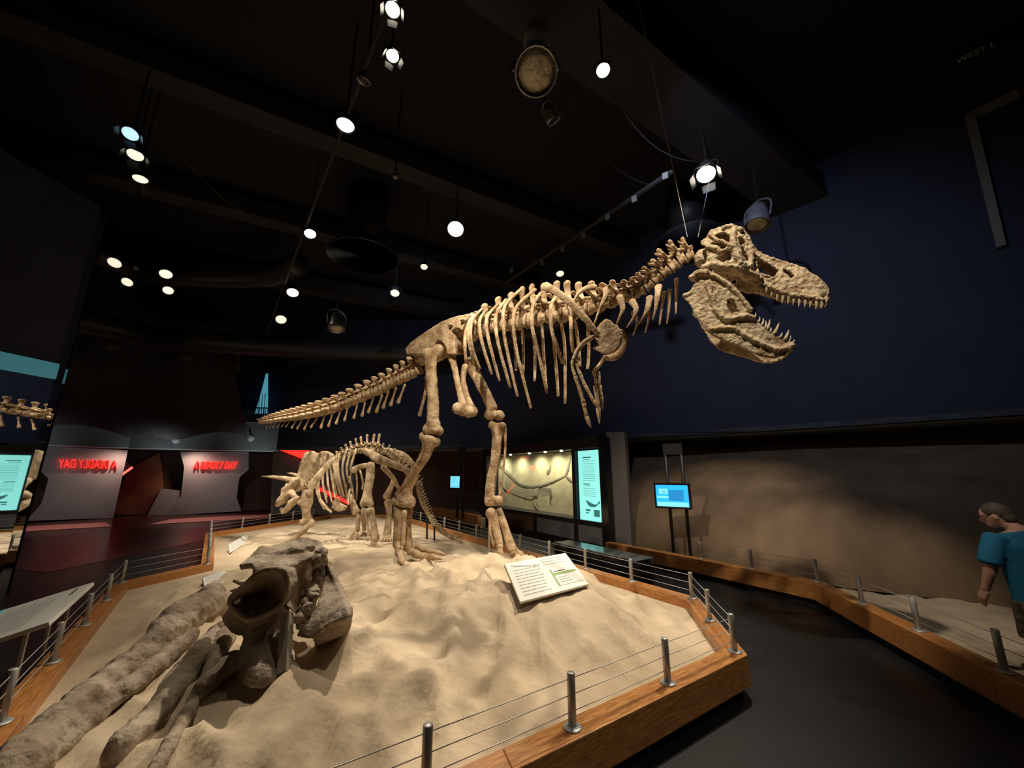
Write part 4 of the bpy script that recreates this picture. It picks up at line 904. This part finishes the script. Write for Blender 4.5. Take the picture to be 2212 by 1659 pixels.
# fossil fish relief on the slab
def fp(px, py, e=-.48): 
    q = Cr+Cn_*e; return onpl(px, py, q, Cn_)
cf_ = lambda x, y: (900+x*.18987, 940+y*.18987)
def fb(name, pts, w_, sub=4, ratio=.35):
    P = [fp(*cf_(*p)) for p in pts]; W = lat_list(w_, len(P)); MB().tube(P, [(W[i]*.19*mpp(P[i])*ratio, W[i]*.19*mpp(P[i])) for i in range(len(P))], 8, Cn_, sub, .4, lump=.3).build(name, 'fossil', CASE, True)
fb('fossil_spine', [(930, 300), (1000, 400), (1080, 480), (1180, 560), (1300, 590), (1440, 570), (1580, 520), (1700, 460)], [34, 32, 30, 28, 24, 20, 16, 14], 6)
fb('fossil_tail_fin', [(1690, 470), (1720, 400), (1745, 290), (1755, 215)], [16, 24, 16, 6]); fb('fossil_tail_fin', [(1690, 460), (1740, 500), (1785, 540)], [14, 26, 16])
fb('fossil_dorsal_fin', [(1490, 430), (1510, 400), (1530, 335)], [34, 22, 3]); fb('fossil_fin', [(1510, 610), (1530, 680), (1520, 760), (1535, 810)], [30, 24, 16, 4]); fb('fossil_fin', [(1330, 760), (1350, 810), (1390, 855)], [14, 20, 8]); fb('fossil_fin', [(1360, 770), (1395, 820)], [8, 4])
for k in range(26):
    u = k/25; x0, y0 = 1040+290*u, 470+120*min(1, u*1.6)-20*max(0, u-.6)*2; fb('fossil_rib', [(x0, y0), (x0+12, y0+70), (x0+40-10*u, y0+150+10*math.sin(k))], [10, 9, 6], 3)
MB().prism([fp(*cf_(*p_)) for p_ in ((990, 400), (1080, 490), (1180, 570), (1300, 598), (1400, 596), (1380, 690), (1300, 735), (1180, 700), (1080, 660), (1010, 560))], Cn_*.015).build('fossil_body', 'fossil2', CASE)
fb('fossil_jaw', [(985, 590), (1010, 620), (1050, 655)], [14, 20, 8]); fb('fossil_ray', [(1110, 630), (1200, 660), (1300, 690), (1370, 690)], [12, 10, 16, 22])
for k in range(10): fb('fossil_rib', [(1380+10*k, 600), (1400+13*k, 640), (1430+11*k, 690)], [6, 6, 4], 2)
g_ = cb('glass_pane', 1.2, 6.35, .745, 2.60, .0, .008, 'glass')
for t_ in (1.7, 2.5, 3.4, 4.6, 5.8):
    p = Cr+Cd_*t_+Cn_*.0+V((0, 0, 2.58)); MB().lathe([(.03, 0), (.04, .04)], 10, p-Cn_*-.02).build('downlight', 'lens', CASE, True)
    spot(p-Cn_*.05+V((0, 0, -.03)), Cr+Cd_*t_-Cn_*.52+V((0, 0, 1.0)), 75, 150, 1., (1, .95, .72), .03)
struct(MB().prism([V((2.47, 10.24, 0)), V((2.90, 10.06, 0)), V((3.12, 10.55, 0)), V((2.7, 10.8, 0))], (0, 0, 3.0)).build('wall_pier', 'pier'))
# bench in the aisle
bc, bd = V((1.83, 7.9, 0)), V((-.55, .835, 0)).normalized(); BR_ = Matrix((bd, V((bd.y, -bd.x, 0)), V((0, 0, 1)))).transposed()
BN = thing('bench', 'long dark glossy bench with rounded ends in the aisle before the display case', 'bench', (2.0, 8.0, 0))
MB().box((1.74, 8.36, .235), (2.3, .5, .43), R=BR_).build('seat_block', 'blackgloss', BN, bevel=.09); MB().box((1.74, 8.36, .46), (2.26, .48, .03), R=BR_).build('seat_top', 'benchtop', BN, bevel=.012); MB().box((1.74, 8.36, .012), (2.1, .36, .05), R=BR_).build('plinth', 'black', BN)
# ================================================================== LEFT GALLERY
GN = V((.437, -.9, 0)).normalized(); GP = V((-14.3, 20.3, 0))
def gslab(name, pts, m, label, cat='panel', off=0., th=.18):
    P = [onpl(*p, GP+GN*off, GN) for p in pts]; o = MB().prism(P, -GN*th).build(name, m); return tag(o, label, cat)
gslab('letter_wall', [(389, 976), (398, 1009), (391, 1071), (357, 1114), (521, 1104), (511, 1075), (517, 1032), (537, 1014), (537, 976)], 'greywall', 'pale grey hourglass shaped wall panel carrying red letters')
gslab('block_wall', [(318, 1113), (348, 1056), (391, 1060), (391, 1072), (360, 1113)], 'greywall', 'low grey angular block left of the hourglass panel', off=-.5)
gslab('mural_panel', [(285, 1008), (345, 978), (352, 1060), (330, 1112), (240, 1112), (248, 1075)], 'mural', 'dim red and brown mural panel under the diagonal red tube', off=-.7)
gslab('angled_panel', [(236, 978), (262, 985), (285, 1010), (222, 1058), (200, 1114), (240, 1114), (230, 1060)], 'greypanel', 'dark angular panel left of the diagonal red tube', off=-.3)
P0, P1 = onpl(221, 1056, GP+GN*.2, GN), onpl(285, 1010, GP+GN*.2, GN)
tag(MB().tube([P0, P1], [.05], 8).build('neon_tube', 'neonhot'), 'diagonal glowing red tube beside the mural', 'neon light')
SG = thing('letter_sign', 'glowing red slanted letters spelling A DEADLY DAY', 'sign', tuple(onpl(416, 1013, GP, GN)))
a, b = onpl(416, 1013, GP+GN*.10, GN), onpl(511.5, 1013, GP+GN*.10, GN); wd = (b-a).length
gu = (b-a).normalized(); me = textmesh('A DEADLY DAY', 1, .06, .28); xs_ = [v.co.x for v in me.vertices]; sx = wd/(max(xs_)-min(xs_)); hgt = max(v.co.y for v in me.vertices); sy = .37/hgt
for lt, dx in (('A DEADLY DAY', 0),):
    pos = 0
    full = textmesh('A DEADLY DAY', 1, .06, .28)
    for i, ch in enumerate(lt):
        if ch == ' ': continue
        pre = textmesh(lt[:i], 1, .0, .28) if i else None
        one = textmesh(ch, 1, .06, .28)
        # advance of the letters before this one
        w1 = textmesh(lt[:i+1], 1, 0, .28); mx1 = max(v.co.x for v in w1.vertices); mo = max(v.co.x for v in one.vertices)
        x = mx1-mo
        Mx = Matrix((gu*sx, V((0, 0, 1))*sy, GN)).transposed().to_4x4(); Mx.translation = a + gu*sx*x
        place('letter', one, 'neon', SG, mw=Mx)
tag(MB().prism([atz(320, 1134, .006), atz(585, 1119, .006), atz(585, 1112, .006), atz(540, 1113, .006), atz(370, 1122, .006)], (0, 0, .02)).build('painted_light_band', 'paintedlight'), 'band of light painted pale pinkish on the floor in front of the red letter wall', 'painted light')  # light falling on the red floor, painted as a thin pinkish slab
# panel with the red wedge behind the triceratops
def yslab(name, pts, Y, m, label, cat='panel', th=.1): return tag(MB().prism([aty(*p, Y) for p in pts], (0, th, 0)).build(name, m), label, cat)
yslab('wedge_wall', [(590, 975), (765, 973), (765, 1112), (584, 1112)], 18.6, 'greypanel', 'dark grey panel with a red wedge behind the triceratops')
yslab('light_strip', [(597, 976), (599.5, 976), (589, 1113), (586.5, 1113)], 18.5, 'palegrey', 'thin pale upright strip left of the triceratops frill', 'strip', .03)
yslab('neon_wedge', [(604, 972.5), (668, 972.5), (657, 993)], 18.3, 'neon', 'glowing red wedge beside the triceratops frill', 'neon light', .04)
tag(MB().tube([aty(688, 1055, 18.5), aty(754, 1087, 18.5)], [.075], 8).build('neon_tube', 'neon'), 'glowing red bar seen through the triceratops ribs', 'neon light')
# dark canopy
cb_ = [(200, 925, 16.0), (243, 930, 16.4), (300, 936, 16.9), (345, 944, 17.2), (380, 952, 17.5), (410, 944, 17.7), (440, 936, 17.9), (480, 931, 18.2), (520, 936, 18.5), (541, 947, 18.8)]
ct_ = [(150, 712, 14.0), (185, 716, 14.2), (240, 722, 14.5), (290, 728, 14.9), (330, 734, 15.2), (365, 740, 15.5), (400, 745, 15.8), (440, 752, 16.1), (480, 762, 16.5), (506, 771, 16.8)]
b = MB(); K = 18
for i in range(len(cb_)):
    p, q = aty(*cb_[i]), aty(*ct_[i])
    for k in range(K+1):
        u = k/K; c = p.lerp(q, u); c += V((.3, -.6, 0))*math.sin(math.pi*u)*.9 + V((0, .12*math.sin(i*1.9)*u, 0)); b.v.append(c)
for i in range(len(cb_)-1):
    for k in range(K): b.f.append((i*(K+1)+k, (i+1)*(K+1)+k, (i+1)*(K+1)+k+1, i*(K+1)+k+1))
cn = b.build('fabric_canopy', 'canopy', None, True); sm = cn.modifiers.new('s', 'SUBSURF'); sm.levels = sm.render_levels = 2; so = cn.modifiers.new('t', 'SOLIDIFY'); so.thickness = .02
tag(cn, 'large dark fabric canopy stretched above the red letter wall', 'canopy')
for q, lb in (((542, 947), 'round pale anchor disc at the right canopy corner'), ((381, 951), 'round pale anchor disc at the middle canopy point')):
    c = onpl(*q, (-19.6, 16.2, 0), V((.437, -.9, 0))); t = thing('anchor_disc', lb, 'anchor', tuple(c)); MB().lathe([(.16, 0), (.16, .05), (.05, .08)], 16, c, GN).build('disc', 'fascia', t, True)
    MB().tube([c, c+GN*.3+V((0, 0, .12))], [.03], 8).build('hook', 'steel', t, True)
# balcony with railing and bright window
BRL = thing('balcony_railing', 'grey balcony railing beside the dark canopy', 'railing', tuple(aty(550, 915, 20.2)))
for k in range(13):
    p = aty(524+4.6*k, 914, 20.0+.02*k); MB().tube([(p.x, p.y, 4.42), (p.x, p.y, 5.3)], [.018], 6).build('baluster', 'lamprim', BRL)
p, q = aty(522, 914, 20.0), aty(582, 914, 20.25)
for z in (4.6, 5.3): MB().tube([(p.x, p.y, z), (q.x, q.y, z)], [.03], 6).build('rail', 'lamprim', BRL)
W1 = thing('upper_window', 'pale blue lit window above the balcony railing', 'window', tuple(aty(560, 885, 23)))
MB().prism([aty(551, 893, 23), aty(577, 893, 23), aty(577, 806, 23), aty(574, 808, 23), aty(566, 840, 23)], (0, .1, 0)).build('pane', 'skywin', W1)
for x in (558, 564, 570): MB().tube([aty(x, 893, 22.9), aty(x+3, 850, 22.9)], [.02], 6).build('mullion', 'dullgrey', W1)
for pts, lb in (([(272, 737), (302, 735), (310, 757), (283, 758)], 'dim slanted bluish skylight pane above the canopy left'), ([(384, 750), (404, 752), (412, 778), (393, 776)], 'dim slanted bluish skylight pane above the canopy middle'), ([(505, 765), (516, 766), (516, 800), (506, 805)], 'dim upright bluish pane at the canopy right corner')):
    t = thing('skylight', lb, 'window', tuple(aty(*pts[0], 13.6 if pts[0][0] < 500 else 16.4))); Yq = 13.6 if pts[0][0] < 500 else 16.4
    MB().prism([aty(*p, Yq) for p in pts], (0, .06, 0)).build('pane', 'dullgrey', t)
    m0 = aty((pts[0][0]+pts[3][0])/2, (pts[0][1]+pts[3][1])/2, Yq-.02); m1 = aty((pts[1][0]+pts[2][0])/2, (pts[1][1]+pts[2][1])/2, Yq-.02); MB().tube([m0, m1], [.03], 6).build('bar', 'black', t); MB().tube([m0, V((m0.x, m0.y, 9.8))], [.015], 6).build('hanger', 'black', t)
# glowing teal strip above the mirrored wall, added for a bluish reflection
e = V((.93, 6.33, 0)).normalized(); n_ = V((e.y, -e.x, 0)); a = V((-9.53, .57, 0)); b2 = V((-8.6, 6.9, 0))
tag(MB().prism([a+n_*.305+V((0, 0, 3.62)), b2+n_*.305+V((0, 0, 3.62)), b2+n_*.305+V((0, 0, 3.90)), a+n_*.305+V((0, 0, 3.90))], n_*.03).build('reflection_strip', 'teallight'), 'dim teal glowing strip added for a reflection above the mirrored wall', 'painted reflection')

# ================================================================== CEILING LAMPS
def can_meshes(r):
    H = MB().lathe([(.35*r, 2.3*r), (.62*r, 2.2*r), (.85*r, 1.5*r), (1.0*r, .5*r), (1.08*r, 0), (.98*r, -.02*r), (.92*r, .25*r), (.3*r, .3*r)], 18)
    L = MB().lathe([(.93*r, .18*r), (.6*r, .10*r), (.2*r, .07*r)], 18)
    Yk = MB().tube([(-1.12*r, 0, .6*r), (-1.15*r, 0, 2.2*r), (0, 0, 2.9*r), (1.15*r, 0, 2.2*r), (1.12*r, 0, .6*r)], [.09*r], 6, (0, 1, 0), 3)
    D = MB()
    for an in (0, math.pi/2, math.pi, 3*math.pi/2):
        R = Matrix.Rotation(an, 3, 'Z'); D.prism([R @ V((1.05*r, -.7*r, 0)), R @ V((1.05*r, .7*r, 0)), R @ V((1.5*r, .6*r, -.9*r)), R @ V((1.5*r, -.6*r, -.9*r))], R @ V((.04*r, 0, 0)))
    return H, L, Yk, D
GRP = {}
def lamp(px, py, rpx, label, lens='lensdim', aim=(0, 5, 0), z=7.5, doors=False, body='lampbody', stem=.5, name='spotlight'):
    c = atz(px, py, z); r = rpx*mpp(c); H, L, Yk, D = can_meshes(r)
    q = (V(aim)-c).to_track_quat('-Z', 'Y').to_matrix().to_4x4(); q.translation = c
    t = thing(name, label, name if name in ('spotlight', 'detector') else 'lamp', tuple(c), 'ceiling spotlights')
    place('housing', H.mesh('housing'), body, t, True, mw=q); place('lens', L.mesh('lens'), lens, t, True, mw=q); place('yoke', Yk.mesh('yoke'), body, t, True, mw=q)
    if doors: place('barn_door', D.mesh('barn_door'), body, t, mw=q)
    tp = q @ V((0, 0, 2.9*r)); MB().tube([tp, V((tp.x, tp.y, 8.72 if name == 'dome_lamp' and px > 1000 else 9.79))], [.016], 6, flatcap=True).build('stem', 'black', t)
    return t
LK = (0, 1, 1.5)
lamp(848, 22, 16, 'lit barn door spotlight at the very top edge of the ceiling', 'lens', (-1.0, 2.0, 0), doors=True)
lamp(848, 122, 14, 'lit barn door spotlight second from the top edge', 'lens', (-.6, 3, 0), doors=True)
lamp(785, 176, 13, 'dark spotlight with a bright rim below the two barn door lamps', 'lampbody', (-4, 6, 0), body='lamprim')
lamp(746, 272, 19, 'lit flood spotlight pointing down left of the big dome lamp', 'lens', (-2.4, 4.4, 0))
c_ = lamp(1158, 156, 44, 'big unlit glass dome lamp hanging at the top centre', 'lampglass', (.25, .3, 0), z=7.4, body='lamprim', name='dome_lamp')
q_ = atz(1160, 100, 7.75); MB().lathe([(.05, .30), (.17, .26), (.19, .05), (.16, -.12), (.1, -.16)], 18, q_).build('ballast_cap', 'signwhite', c_, True)
lamp(1303, 153, 15, 'blazing spotlight to the right of the big dome lamp', 'lens', (.8, 2.2, 0))
lamp(1197, 262, 15, 'dark side-on spotlight below the big dome lamp', 'lampbody', (4, 7, 2), body='lamprim')
lamp(1525, 378, 20, 'blazing spotlight with barn doors above the tyrannosaur skull', 'lens', (1.6, 3.6, .5), doors=True)
lamp(984, 496, 18, 'blazing round spotlight in the middle of the ceiling', 'lens', (-.8, 3.0, 0))
lamp(670, 506, 12, 'lit warm spotlight left of the round diffuser', 'lens', (-2.5, 5, 0))
lamp(1636, 488, 24, 'unlit dome lamp just behind the tyrannosaur skull', 'lampglass', (3.6, 6.4, 0), z=7.0, body='dullgrey', name='dome_lamp')
lamp(281, 290, 15, 'bluish white spotlight at the top of the left cluster', 'lensblue', (-4.5, 3.0, 2), doors=True)
lamp(292, 336, 15, 'yellowish spotlight in the middle of the left cluster', 'lensdim', (-4.5, 4, 0), doors=True)
lamp(303, 388, 14, 'warm oval spotlight at the bottom of the left cluster', 'lensdim', (-5.8, 6, 0))
lamp(22, 344, 8, 'tiny bluish spotlight at the far left edge', 'lensblue', (-4, 2, 0))
lamp(181, 592, 12, 'lit spotlight alone at the far left above the mirrored wall', 'lensdim', (-11, 9, 0))
lamp(291, 580, 7, 'small pale lamp left of the lit pair', 'palegrey', (-6, 6, 0))
lamp(358, 593, 12, 'upper lit spotlight of the pair above the canopy', 'lensdim', (-6, 6, 0))
lamp(363, 628, 10, 'lower lit spotlight of the pair above the canopy', 'lensdim', (-6, 6, 0))
lamp(632, 633, 12, 'lit spotlight under the left side of the round diffuser', 'lens', (-4.5, 7.5, 0))
lamp(607, 691, 11, 'middle lit spotlight of the column above the tail', 'lensdim', (-4.5, 8, 0))
lamp(592, 736, 10, 'lowest lit spotlight of the column above the tail', 'lensdim', (-4.5, 8, 0))
lamp(916, 577, 8, 'small lit spotlight below the blazing middle one', 'lensdim', (-1.6, 6, 0))
lamp(853, 634, 10, 'lit spotlight right of the round diffuser', 'lensdim', (-2.5, 7, 0))
lamp(727, 712, 17, 'unlit silver dome lamp in front of the air duct', 'lampglass', (-5, 11.5, 0), z=6.6, body='lamprim', name='dome_lamp')
lamp(1210, 592, 9, 'lit spotlight peeking out above the tyrannosaur back', 'lensdim', (1.6, 7, 0))
lamp(854, 384, 6, 'tiny pale detector on the ceiling between the lamps', 'palegrey', (-1, 4, 0), name='detector')
lamp(137, 571, 8, 'thin bright lamp rim at the far left', 'lampbody', (-13, 10, 4), body='lamprim')
# ================================================================== FRAME AND LETTERS, UPPER RIGHT
WN = V((K3[1]-K2[1], -(K3[0]-K2[0]), 0)).normalized(); WN = WN if WN.y < 0 else -WN
FRM = thing('hanging_frame', 'pale rectangular frame on the navy wall at the upper right', 'frame', tuple(onpl(2130, 400, (*K2, 0), WN)))
fp_ = lambda x, y: onpl(x, y, V((*K2, 0))+WN*.02, WN)
for pts in ([(2083, 252), (2104, 243), (2172, 531), (2152, 538)], [(2083, 252), (2330, 130), (2335, 148), (2104, 258)]):
    MB().prism([fp_(*p) for p in pts], WN*.08).build('bar', 'palegrey', FRM)
lt = thing('lettering', 'dim pale letters WEST L on the beam at the upper right', 'sign', tuple(aty(2070, 132, 4.6)))
a, b = aty(2066, 138, 4.75), aty(2152, 98, 4.45); gu = (b-a); me = textmesh('WEST L', 1); mw_ = max(v.co.x for v in me.vertices); s = gu.length/mw_; u = gu.normalized(); n3 = u.cross(V((0, 0, 1))).normalized(); up = n3.cross(u)
Mx = Matrix((u*s, up*s, n3*s)).transposed().to_4x4(); Mx.translation = a
place('letters', me, 'dimtext', lt, mw=Mx)
MB().prism([a-u*.1-up*.06-n3*.02, b+u*1.2-up*.06-n3*.02, b+u*1.2+up*.3-n3*.02, a-u*.1+up*.3-n3*.02], -n3*.08).build('backing_board', 'black', lt)
# hanging wires (loose ceiling cables)
for a, b, s, lb in (((1230, 210), (1415, 402), 60, 'loose black ceiling cable beside the dome lamp'), ((1310, 190), (1500, 350), 50, 'loose black ceiling cable below the upper right spotlight'), ((330, 260), (640, 505), 60, 'long loose ceiling cable right of the left lamp cluster')):
    P = [atz(a[0]+(b[0]-a[0])*t, a[1]+(b[1]-a[1])*t + s*math.sin(math.pi*t)*.8, 7.9) for t in [k/10 for k in range(11)]]
    tag(MB().tube(P, [.012], 5).build('ceiling_cable', 'beam', None, True), lb, 'cable')
# ================================================================== PERSON
def person(loc, rz, scale=1.):
    t = thing('person', 'person in a blue T-shirt and patterned shorts looking down at the right edge', 'person', loc)
    Mx = Matrix.Translation(loc) @ Matrix.Rotation(rz, 4, 'Z') @ Matrix.Diagonal((scale*1.12, scale*1.12, scale, 1))
    X = (1, 0, 0)
    def bodyparts(b, g=0., torso=True, legs=True, arms=True, head=True):
        if torso: b.tube([(0, 0, .84), (0, .0, .98), (0, .01, 1.12), (0, .02, 1.30), (0, .03, 1.42), (0, .05, 1.47)], [(.175+g, .115+g), (.165+g, .11+g), (.18+g, .12+g), (.205+g, .125+g), (.15+g, .09+g), (.07+g, .07+g)], 16, X, 4, .2)
        if legs:
            for s in (-1, 1): b.tube([(.095*s, 0, .86), (.10*s, .02, .50), (.10*s, 0, .10)], [.095+g, .065+g, .045+g], 12, X, 4, .3); b.tube([(.10*s, -.05, .045), (.105*s, .18, .03)], [(.045, .04), (.04, .03)], 10, X, 3)
        if arms:
            for s in (-1, 1):
                b.tube([(.19*s, .03, 1.39), (.245*s, .03, 1.27), (.285*s, .04, 1.10), (.30*s, .12, .88)], [.065+g, .058+g, .046+g, .030+g], 12, X, 4, .4)
                b.tube([(.302*s, .13, .86), (.305*s, .16, .79)], [(.022, .042), (.02, .042)], 10, X, 2)
                for k, (dx, ln) in enumerate(((-.03, .075), (-.01, .085), (.012, .08), (.032, .065))): b.tube([(.305*s, .16+dx, .785), (.30*s, .175+dx, .75), (.285*s, .185+dx, .785-ln)], [.0095, .009, .0075], 7, X, 2)
                b.tube([(.30*s, .115, .84), (.285*s, .19, .80), (.28*s, .20, .765)], [.012, .011, .009], 7, X, 2)
        if head:
            b.tube([(0, .04, 1.43), (0, .065, 1.52)], [.062, .058], 12, X, 2)
            b.blob((0, .10, 1.615), (.077, .098, .118), seg=16, rings=12); b.blob((0, .15, 1.555), (.055, .05, .055), seg=12, rings=8)
            b.blob((0, .203, 1.60), (.014, .02, .026)); b.blob((0, .19, 1.545), (.024, .012, .009))
            for s in (-1, 1): b.blob((.079*s, .085, 1.605), (.012, .026, .036)); b.blob((.032*s, .178, 1.632), (.016, .014, .010))
    def fin(b, name, m, rem, par):
        b.v = [Mx @ v for v in b.v]; return b.build(name, m, par, True, remesh=rem)
    bt = Matrix.Rotation(-.20, 3, 'X')
    def bow(b):                      # head bent forward and turned to the left
        R = Matrix.Rotation(.55, 3, 'Z') @ Matrix.Rotation(-.38, 3, 'X')
        for i, v in enumerate(b.v):
            if v.z > 1.40: k = sst(1.42, 1.54, v.z); p = V((0, .05, 1.46)); w_ = R @ (v-p)+p; b.v[i] = v.lerp(w_, k)
        return b
    b = MB(); bodyparts(b); body = fin(bow(b), 'body', 'skin', .0105, t)
    b = MB(); b.tube([(0, 0, .62), (0, .0, .86), (0, .01, 1.12), (0, .02, 1.30), (0, .03, 1.41), (0, .04, 1.455)], [(.20, .145), (.192, .135), (.20, .14), (.222, .142), (.165, .105), (.085, .085)], 18, X, 4, .05)
    for s in (-1, 1): b.tube([(.185*s, .03, 1.39), (.248*s, .03, 1.27), (.285*s, .035, 1.15)], [.088, .080, .078], 14, X, 4, .35)
    fin(b, 'shirt', 'shirt', .011, t)
    b = MB(); b.tube([(0, 0, .88), (0, 0, .76)], [(.19, .135), (.19, .135)], 16, X, 2, .1)
    for s in (-1, 1): b.tube([(.095*s, 0, .80), (.105*s, .01, .48)], [.105, .10], 14, X, 3, .02)
    fin(b, 'shorts', 'shorts', .012, t)
    b = MB(); b.blob((0, .075, 1.645), (.086, .100, .104), seg=16, rings=12); b.blob((0, .03, 1.575), (.07, .05, .06), seg=12, rings=8); fin(bow(b), 'hair', 'hair', .009, t)
    b = MB()
    for s in (-1, 1): b.blob((.032*s, .190, 1.632), (.009, .006, .006)); b.tube([(.083*s, .09, 1.635), (.07*s, .18, 1.635), (.02*s, .208, 1.632)], [.004], 6, (0, 0, 1), 2)
    fin(bow(b), 'glasses', 'black', 0, t)
person((4.93, 3.98, 0), math.radians(-8), .965)
spot((3.2, .4, 7.5), (5.0, 4.3, 1.2), 330, 22, .8, (1, .93, .85))  # unseen lamp added to brighten the person
spot((4.1, 6.9, 7.5), (4.4, 9.3, .6), 850, 46, .9)
spot((-13.2, 16.6, 2.9), (-12.9, 17.2, 0), 170, 95, .9, (1, .85, .8))
spot((-12.6, 17.2, 3.0), (-14.6, 20.2, .9), 75, 58, 1., (1, .95, .92))
spot((-15.2, 16.9, 2.5), (-16.0, 18.2, 3.9), 45, 130, 1., (.85, .97, 1))  # unseen lamp added under the canopy to brighten the fascia
spot((-12.0, 18.4, 2.5), (-12.8, 19.9, 3.9), 45, 130, 1., (.85, .97, 1))  # second unseen lamp added for the fascia
spot((-15.5, 18.9, 2.95), (-15.6, 20.2, 0), 130, 150, 1., (1, .62, .5))  # unseen reddish fill added to lift the dark gallery walls
spot((2.0, 4.0, 8.2), (6.5, 9.5, 5.0), 560, 90, 1., (.65, .75, 1))
spot((-3.0, 9.5, 8.2), (-4.5, 17.5, 4.5), 200, 100, 1., (.55, .65, 1))
